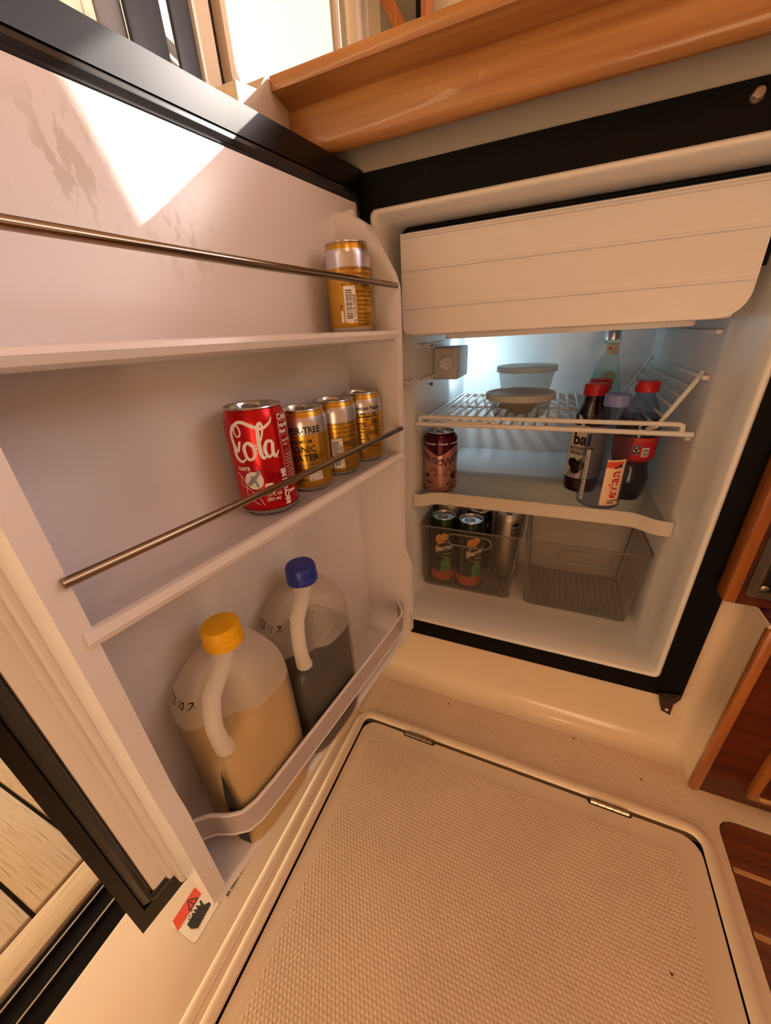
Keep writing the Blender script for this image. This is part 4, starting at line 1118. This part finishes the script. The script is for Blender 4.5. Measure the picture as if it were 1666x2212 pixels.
# dark berry drink bottles
BP = [(0.024, 0), (0.0290, 0.003), (0.0305, 0.012), (0.0305, 0.118), (0.0290, 0.130), (0.0245, 0.152), (0.0190, 0.166), (0.0175, 0.171), (0.0172, 0.183)]
for (lab, x, y, front) in (('dark berry drink bottle with printed label, left of the clear water bottle', 0.3190, 0.2160, True), ('dark bottle with red cap standing behind the berry drink bottle', 0.3300, 0.2810, False)):
    b = bottle('berry_drink_bottle', lab, (x, y, 0.2287), face_cam(x, y, 0), BP, M['berry'], M['redcap'], 0.0195, 0.1800, 0.019, 'red-capped berry drink bottles')
    if front:
        bm = new(); lathe(bm, [(0.0308, 0.030), (0.0308, 0.118), (0.0294, 0.129)], 40, False, False); lb = finish('label_sleeve', bm, M['petlabel'], b)
        a = Art(); a.text('bai', -0.0245, 0.0950, 0.0300, 0.0012, 0.9); a.wrap('black_lettering', 0.0308, M['ink'], lb, lift=0.0004)
        a = Art(); a.text('ANTIOXIDANT', -0.0305, 0.0845, 0.0085, 0.0003, 0.75); a.text('INFUSION', -0.0285, 0.0760, 0.0085, 0.0003, 0.8); a.wrap('red_lettering', 0.0308, M['purpleink'], lb, lift=0.0004)
        a = Art(); a.disc(-0.0190, 0.0590, 0.0100); a.disc(-0.0060, 0.0560, 0.0100); a.disc(-0.0130, 0.0480, 0.0095); a.wrap('berry_print', 0.0308, M['berry'], lb, lift=0.0004)
        a = Art(); a.poly(mm([(-17, 71), (-10, 62), (-22, 66)])); a.poly(mm([(-12, 62), (-4, 72), (-1, 66)])); a.wrap('leaf_print', 0.0308, M['greenprint'], lb, lift=0.0006)
        a = Art()
        for k in range(4): a.rect(-0.028, 0.0330 + 0.0028 * k, -0.010, 0.0343 + 0.0028 * k)
        a.wrap('small_print', 0.0308, M['ink'], lb, lift=0.0004)
# cola bottle
x, y = 0.3920, 0.2000
CP = [(0.020, 0.001), (0.0265, 0.0), (0.0300, 0.010), (0.0330, 0.030), (0.0330, 0.042), (0.0295, 0.058), (0.0285, 0.068), (0.0305, 0.074), (0.0335, 0.082), (0.0335, 0.122), (0.0330, 0.130), (0.0300, 0.146), (0.0220, 0.168), (0.0150, 0.180), (0.0138, 0.185), (0.0138, 0.192)]
cb = bottle('cola_bottle', 'cola bottle with red cap and red label, right of the clear water bottle', (x, y, 0.2287), face_cam(x, y, 0), CP, M['pet'], M['redcap'], 0.0172, 0.1880, 0.0165)
liquid(cb, [(0.019, 0.002), (0.0255, 0.001), (0.0290, 0.0105), (0.0320, 0.030), (0.0320, 0.042), (0.0285, 0.058), (0.0275, 0.068), (0.0295, 0.074), (0.0325, 0.082), (0.0325, 0.122), (0.0320, 0.130), (0.0290, 0.146), (0.0282, 0.148)], M['cola'])
bm = new(); lathe(bm, [(0.0300, 0.0730), (0.0338, 0.0825), (0.0338, 0.1165)], 40, False, False); lb = finish('red_label', bm, M['redink'], cb)
a = Art(); a.rect(0.0000, 0.0880, 0.0110, 0.1050); a.rect(0.0140, 0.0840, 0.0260, 0.1000)
pl = a.wrap('white_panels', 0.0338, M['whiteink'], lb, lift=0.0003)
a = Art(); a.rect(0.0002, 0.0882, 0.0108, 0.1048)
pb = a.wrap('black_square', 0.0338, M['ink'], lb, lift=0.0005)
a = Art()
for k in range(3):
    q = PI / 2 + 2 * PI * k / 3; c0 = Vector((0.0055, 0.0965))
    e = [c0 + Vector((math.cos(q + d), math.sin(q + d))) * 0.0036 for d in (-0.75, -0.2, 0.35)]
    a.stroke([tuple(v) for v in e], 0.0016, sub=3)
    t = c0 + Vector((math.cos(q + 0.8), math.sin(q + 0.8))) * 0.0038; r0 = Vector((math.cos(q + 0.35), math.sin(q + 0.35)))
    a.poly([tuple(c0 + r0 * 0.0020), tuple(c0 + r0 * 0.0054), tuple(t)])
a.text('RECYCLE', 0.0055, 0.1022, 0.0022, align='CENTER'); a.text('PLEASE', 0.0055, 0.0890, 0.0022, align='CENTER')
a.wrap('recycling_mark', 0.0338, M['whiteink'], lb, lift=0.0008)
Art().barcode(0.0150, 0.0850, 0.0250, 0.0990, upright=False, seed=9).wrap('barcode', 0.0338, M['ink'], lb, lift=0.0006)
a = Art()
for k in range(2): a.text('CARAMEL COLA FLAVORED', 0.002, 0.1130 - 0.003 * k, 0.0026)
a.wrap('small_print', 0.0338, M['peach'], lb, lift=0.0004)
# clear water bottle
x, y = 0.3455, 0.1495
RE = 0.0350
EP = [(0.029, 0.0), (0.0340, 0.004), (RE, 0.012), (RE, 0.112), (0.0342, 0.126), (0.0300, 0.143), (0.0215, 0.159), (0.0160, 0.168), (0.0150, 0.172), (0.0150, 0.182)]
eb = bottle('clear_water_bottle', 'clear water bottle with lilac cap and peach label, in front on the glass shelf', (x, y, 0.2287), face_cam(x, y, 0), EP, M['pet'], M['lilac'], 0.0188, 0.1730, 0.0185)
a = Art(); N_ = 8
def roundrect(a, u0, v0, u1, v1, r):
    P_ = rrect(u0, v0, u1, v1, r, 3); n = len(P_); cx = ((u0 + u1) / 2, (v0 + v1) / 2)
    a.add([cx] + P_, [(0, 1 + k, 1 + (k + 1) % n) for k in range(n)])
a = Art(); a.rect(0.0040, 0.010, 0.0360, 0.087); pe = a.wrap('peach_label', RE, M['peachlabel'], eb, lift=0.0003)
a = Art(); a.rect(0.0040, 0.087, 0.0360, 0.0915); a.wrap('label_top', RE, M['peachlabel'], eb, lift=0.0003)
a = Art(); a.rect(0.0040, 0.078, 0.0300, 0.0885); a.wrap('pink_stripe', RE, M['stickred'], pe, lift=0.0004)
a = Art(); a.text('evian', 0.0280, 0.0230, 0.0240, 0.0004, rot=PI / 2); a.wrap('red_lettering', RE, M['redink'], pe, lift=0.0006)
a = Art(); a.poly(mm([(15, 76.5), (21, 81), (21, 76.5)])); a.poly(mm([(21, 77), (25, 85), (30, 79)]))
a.text('NATURAL SPRING', 0.0150, 0.0180, 0.0028, 0.0001); a.text('500mL', 0.0150, 0.0135, 0.0046, 0.0001); a.wrap('dark_print', RE, M['ink'], pe, lift=0.0008)
a = Art(); a.rect(-0.0340, 0.012, -0.0245, 0.103); pw = a.wrap('white_label', RE, M['petlabel'], eb, lift=0.0003)
a = Art()
for k in range(10): a.rect(-0.0315 + 0.001 * (k % 3), 0.018 + 0.0078 * k, -0.0275, 0.0195 + 0.0078 * k); a.rect(-0.0310, 0.021 + 0.0078 * k, -0.0285, 0.0218 + 0.0078 * k)
a.wrap('label_print', RE, M['ink'], pw, lift=0.0006)

# ================================================================== JUGS IN THE DOOR
def jug(label, s0, s1, level, plastic, drink, cap, date, lab):
    o0, o1 = 0.006, 0.0865; zb = 0.0155
    root = thing('juice_jug', label, 'jug', DW(0, 0, 0), DROT, 'half-gallon jugs in the door bin')
    sc, oc = (s0 + s1) / 2 - 0.006, (o0 + o1) / 2 + 0.002
    A, B = (s1 - s0) / 2, (o1 - o0) / 2
    ms, mo = (s0 + s1) / 2, (o0 + o1) / 2
    n = 64
    prof = [(0.0, 0.80), (0.002, 0.88), (0.008, 0.965), (0.018, 1.0), (0.05, 1.0), (0.09, 1.0), (0.13, 1.0)] + [(0.14 + 0.006 * k, 1.0 - 0.001 * k) for k in range(6)]
    prof += [(0.180, 0.995), (0.192, 0.985), (0.202, 0.965), (0.212, 0.93), (0.221, 0.87), (0.229, 0.79), (0.235, 0.70), (0.240, 0.59), (0.243, 0.47), (0.245, 0.37), (0.250, 0.33)]
    dcorner = math.atan2(B, A)          # the handle corner: towards +s, +o
    def ring(z, k, ins=0.0):
        out = []
        t_ = min(1.0, max(0.0, (z - 0.198) / 0.048)); t_ = t_ * t_ * (3 - 2 * t_)
        cx, cy = ms + (sc - ms) * t_, mo + (oc - mo) * t_
        pw_ = 4.2 - 2.2 * t_
        a_, b_ = (A * k) * (1 - t_) + (A * 0.5 + B * 0.5) * k * t_, (B * k) * (1 - t_) + (A * 0.5 + B * 0.5) * k * t_
        a_ -= ins; b_ -= ins
        for j in range(n):
            q = 2 * PI * j / n; c_, s_ = math.cos(q), math.sin(q)
            f = (abs(c_) ** pw_ + abs(s_) ** pw_) ** (-1 / pw_)
            u, v = a_ * c_ * f, b_ * s_ * f
            # hand hollow behind the handle
            dz = (z - 0.196) / 0.042
            dq = (math.atan2(math.sin(q - PI / 4), math.cos(q - PI / 4))) / 0.62
            w_ = math.exp(-(dz ** 4)) * math.exp(-(dq ** 4))
            u *= 1 - 0.46 * w_; v *= 1 - 0.46 * w_
            out.append((cx + u, cy + v, zb + z))
        return out
    def densify(p):
        o_ = [p[0]]
        for (z0, k0), (z1, k1) in zip(p, p[1:]):
            m_ = max(1, int((z1 - z0) / 0.006))
            for i in range(1, m_ + 1): o_.append((z0 + (z1 - z0) * i / m_, k0 + (k1 - k0) * i / m_))
        return o_
    dp_ = densify(prof)
    bm = new(); loft(bm, [ring(z, k) for z, k in dp_], cap1=False)
    bd_ = finish('body', bm, plastic, root, angle=70)
    lv = [(max(z, 0.002), k) for z, k in dp_ if z < level]
    kl = np.interp(level, [z for z, _ in dp_], [k for _, k in dp_])
    bm = new(); loft(bm, [ring(z, k, 0.0022) for z, k in lv + [(level, kl)]])
    finish('drink', bm, drink, root, angle=70)
    # bridge handle at the corner
    hu = Vector((A, B, 0)).normalized()
    hpts = [Vector((sc, oc, zb + 0.243)) + hu * 0.012, Vector((sc, oc, zb + 0.238)) + hu * 0.021]
    tip = Vector((ms, mo, 0)) + hu * (math.hypot(A, B) * 0.80)
    hpts += [Vector((tip.x, tip.y, zb + 0.226)) - hu * 0.012, Vector((tip.x, tip.y, zb + 0.214)) - hu * 0.004, Vector((tip.x, tip.y, zb + 0.200)), Vector((tip.x, tip.y, zb + 0.182)) - hu * 0.001, Vector((tip.x, tip.y, zb + 0.164)) - hu * 0.005]
    finish('handle', tube(new(), hpts, [0.0115, 0.0095, 0.0082, 0.0078, 0.0078, 0.0082, 0.0095], 14, flat=(0.8, 1.0), up=hu), M['handle'], root)
    bm = new(); rc = 0.0185; z0 = zb + 0.2515
    lathe(bm, [(rc - 0.002, z0 - 0.003), (rc, z0 - 0.0025), (rc + 0.0003, z0 + 0.004), (rc - 0.0006, z0 + 0.0048), (rc - 0.0003, z0 + 0.0155), (rc - 0.0022, z0 + 0.0188), (rc * 0.6, z0 + 0.0192), (0, z0 + 0.0192)], 40, off=(sc, oc))
    finish('cap', bm, cap, root)
    bm = new(); lathe(bm, [(0.0172, z0 - 0.010), (0.0172, z0 - 0.003)], 32, False, False, off=(sc, oc)); finish('neck', bm, plastic, root)
    # date print on the far side of the handle hollow
    a = Art(); a.text(date, 0.018, zb + 0.208, 0.0105, 0.0001, 0.9)
    bvh = BVHTree.FromPolygons([v.co[:] for v in bd_.data.vertices], [tuple(p_.vertices) for p_ in bd_.data.polygons])
    def onto(u, v):
        h = bvh.ray_cast(Vector((s1 + 0.1, u, v)), Vector((-1, 0, 0)))[0]
        return (h.x + 0.0005, u, v) if h else (s1, u, v)
    a.mesh('date_print', onto, M['ink'], root)
    if lab:
        bm = new()
        pts = [(0.079, 0.150), (0.070, 0.10), (0.066, 0.020), (0.0815, 0.020), (0.0825, 0.085), (0.0800, 0.118)]
        vs_ = [bm.verts.new((s1 + 0.0006 - 0.0075 * max(0, (v_ - 0.070) / 0.0165) ** 2, v_, zb + z_)) for v_, z_ in pts]; bm.faces.new(vs_)
        finish('dark_label', bm, M['ink'], root)
    return root
jug('milky jug of cloudy lemon drink with a yellow cap, in the door bin', 0.3090, 0.4140, 0.184, M['jug'], M['lemon'], M['yellow'], 'FEB 10 2', True)
jug('misted jug of dark grey drink with a blue cap, in the door bin', 0.1950, 0.3035, 0.168, M['jugdrops'], M['greydrink'], M['blue'], 'FEB 11 2', False)

# ================================================================== FLOOR HATCH, CABINETS, STICKER
ht = thing('floor_hatch', 'cream moulded floor hatch with raised tread in front of the refrigerator', 'hatch', (0.25, -0.5, FZ))
HB = [(-0.0125, -1.55), (0.5215, -1.55)] + [(0.4975 + 0.024 * math.cos(t), -0.1665 + 0.024 * math.sin(t)) for t in [PI / 2 * k / 6 for k in range(7)]] + \
     [(0.440, -0.1425), (0.436, -0.1475), (0.380, -0.1475), (0.376, -0.1425), (0.128, -0.1425), (0.124, -0.1475), (0.068, -0.1475), (0.064, -0.1425)] + \
     [(0.0115 - 0.024 * math.sin(t), -0.1665 + 0.024 * math.cos(t)) for t in [PI / 2 * k / 6 for k in range(7)]]
bm = prism(new(), HB, FZ - 0.02, FZ - 0.001, XY); bevel_all(bm, 0.003, 3, 40)
rel(finish('panel', bm, M['gel'], ht), ht)
bm = prism(new(), rrect(0.004, -1.53, 0.497, -0.166, 0.02), FZ - 0.0015, FZ - 0.0002, XY)
rel(finish('tread_pad', bm, M['tread'], ht), ht)
rel(bumps('tread_bumps', 0.011, -0.80, 0.491, -0.171, FZ - 0.0003, 0.0054, 0.00265, 0.0009, M['tread'], ht), ht)
for xa, xb in ((0.0695, 0.1225), (0.3815, 0.4345)):
    hg = bpy.data.objects.new('hinge', None); COL.objects.link(hg); hg.parent = ht; hg.matrix_parent_inverse = Matrix.Translation(-Vector(ht.location))
    for k in range(5):
        u0 = xa + (xb - xa) * k / 5; u1 = xa + (xb - xa) * (k + 1) / 5 - 0.0008
        finish('knuckle', tube(new(), [(u0, -0.1435, FZ + 0.0012), (u1, -0.1435, FZ + 0.0016)], 0.0036, 10), M['rail'], hg)

# upper cabinet panel
uc = thing('side_cabinet', 'dark red wood cabinet with cherry edge and metal framed glass, right of the refrigerator', 'cabinet', (0.6, -0.03, 0.178))
rel(boxo('case', (0.5030, -0.0255, 0.1765), (1.2, 0.0, 0.7240), M['wooddk'], uc), uc)
rel(boxo('edge_trim', (0.4890, -0.0330, 0.1800), (0.5030, -0.0050, 0.7240), M['woodz'], uc, 0.003), uc)
bm = new(); ring_poly(bm, rrect(0.5090, 0.1925, 0.86, 0.62, 0.008), rrect(0.5200, 0.2030, 0.85, 0.61, 0.003), -0.0300, -0.0250, XZ)
mf = rel(finish('metal_frame', bm, M['steel'], uc), uc)
bm = new(); ring_poly(bm, rrect(0.5190, 0.2020, 0.851, 0.611, 0.003), rrect(0.5215, 0.2045, 0.849, 0.609, 0.003), -0.0315, -0.0260, XZ)
rel(finish('inner_bead', bm, M['rail'], uc), uc)
rel(boxo('dark_glass', (0.520, -0.0275, 0.203), (0.85, -0.0262, 0.61), M['gasket'], uc), uc)
bm = new(); lathe(bm, [(0, 0.0012), (0.0016, 0.0012), (0.0022, 0.003), (0.0042, 0.0022), (0.0046, 0)], 18)
for v in bm.verts: v.co = Vector((0.5245 + v.co.x, -0.0292 - v.co.z, 0.2085 + v.co.y))
rel(finish('screw', bm, M['steel'], uc), uc)
bm = tube(new(), [(0.548, -0.030, 0.179), (0.70, -0.030, 0.179)], 0.0018, 8); rel(finish('catch_bar', bm, M['steel'], uc), uc)

# lower cabinet
lc = thing('drawer_cabinet', 'dark wood drawer cabinet with a cherry corner post, low at right', 'cabinet', (0.6, -0.07, FZ))
rel(boxo('case', (0.532, -0.0640, FZ), (1.3, 0.0, 0.172), M['wooddk'], lc), lc)
rel(boxo('corner_post', (0.5265, -0.0690, FZ + 0.0005), (0.5400, -0.0560, 0.172), M['woodz'], lc, 0.004), lc)
dr = rel(finish('drawer', box(new(), (0.5900, -0.0750, FZ + 0.026), (1.0, -0.062, -0.03), 0.004), M['woodz'], lc), lc)
finish('drawer_panel', box(new(), (0.5995, -0.0775, FZ + 0.038), (1.0, -0.0735, -0.04), 0.002), M['wooddk'], dr).matrix_parent_inverse = Matrix.Identity(4)
finish('pale_rail', box(new(), (0.5995, -0.0800, FZ + 0.038), (1.0, -0.0735, FZ + 0.044), 0.001), M['holly'], dr).matrix_parent_inverse = Matrix.Identity(4)

# warning sticker on the floor
st = thing('warning_sticker', 'red and white hand-hazard warning sticker on the floor below the door', 'sticker', (-0.1, -0.47, FZ))
sx0, sx1, sy0, sy1, szz = -0.131, -0.086, -0.494, -0.458, FZ + 0.0006
def flat(name, art, m, dz): return rel(art.mesh(name, lambda u, v: (u, v, szz + dz), m, st), st)
a = Art(); P_ = rrect(sx0, sy0 - 0.004, sx1, -0.44, 0.004, 3); a.add([(-0.108, -0.47)] + P_, [(0, 1 + k, 1 + (k + 1) % len(P_)) for k in range(len(P_))])
flat('white_sheet', a, M['stickwhite'], 0)
a = Art(); a.poly([(sx0, sy0), (sx0 + 0.0145, sy0 - 0.004), (sx0 + 0.0145, sy1 + 0.002), (sx0, sy1 + 0.002)]); flat('red_header', a, M['stickred'], 0.0003)
a = Art(); c0 = (-0.1238, -0.4715)
tri = [(c0[0] + 0.0062, c0[1] - 0.0068), (c0[0] - 0.0052, c0[1]), (c0[0] + 0.0062, c0[1] + 0.0068)]
for k in range(3): a.stroke([tri[k], tri[(k + 1) % 3]], 0.0012, sub=1)
a.rect(c0[0] - 0.001, c0[1] - 0.0006, c0[0] + 0.003, c0[1] + 0.0006); a.disc(c0[0] + 0.0045, c0[1], 0.0008)
hand = [(-0.110, -0.489), (-0.1105, -0.480), (-0.1135, -0.479), (-0.1085, -0.4765), (-0.1140, -0.4755), (-0.1090, -0.4730), (-0.1145, -0.4710), (-0.1075, -0.4690), (-0.1130, -0.4660), (-0.1120, -0.4645), (-0.1040, -0.4665), (-0.1000, -0.4620), (-0.0960, -0.4605), (-0.0940, -0.4860), (-0.1020, -0.4900)]
cx_ = sum(p_[0] for p_ in hand) / len(hand); cy_ = sum(p_[1] for p_ in hand) / len(hand)
a.poly(hand)
for (u, v) in ((-0.1120, -0.4845), (-0.1135, -0.4820), (-0.1150, -0.4770)): a.disc(u, v, 0.0008, 0.0012, 8)
a.rect(sx1 - 0.010, sy1 + 0.001, sx1 + 0.0, sy1 + 0.002)
a.text('at least once a year', -0.0795, -0.4480, 0.0075, 0.0002, rot=PI / 2)
a.text('Inspect and clean', -0.0868, -0.4520, 0.0040, 0.0001, rot=PI / 2)
flat('black_print', a, M['ink'], 0.0006)

# a few specks of dirt on the sole
rnd = random.Random(4)
for (x, y, lb) in ((0.455, -0.305, 'tiny brown speck near the right edge of the floor hatch'), (0.13, -0.055, 'tiny brown speck on the tread strip under the refrigerator left half'), (0.36, -0.045, 'tiny brown speck on the tread strip close below the refrigerator frame'), (0.46, -0.080, 'tiny brown speck on the tread strip by the wooden corner post')):
    bm = new(); bmesh.ops.create_icosphere(bm, subdivisions=1, radius=0.0014)
    for v in bm.verts: v.co = Vector((x + v.co.x * 1.4, y + v.co.y, FZ + 0.0012 + v.co.z * 0.6))
    o = finish('dirt_speck', bm, M['debris']); tag(o, lb, 'speck', 'specks of dirt on the floor')
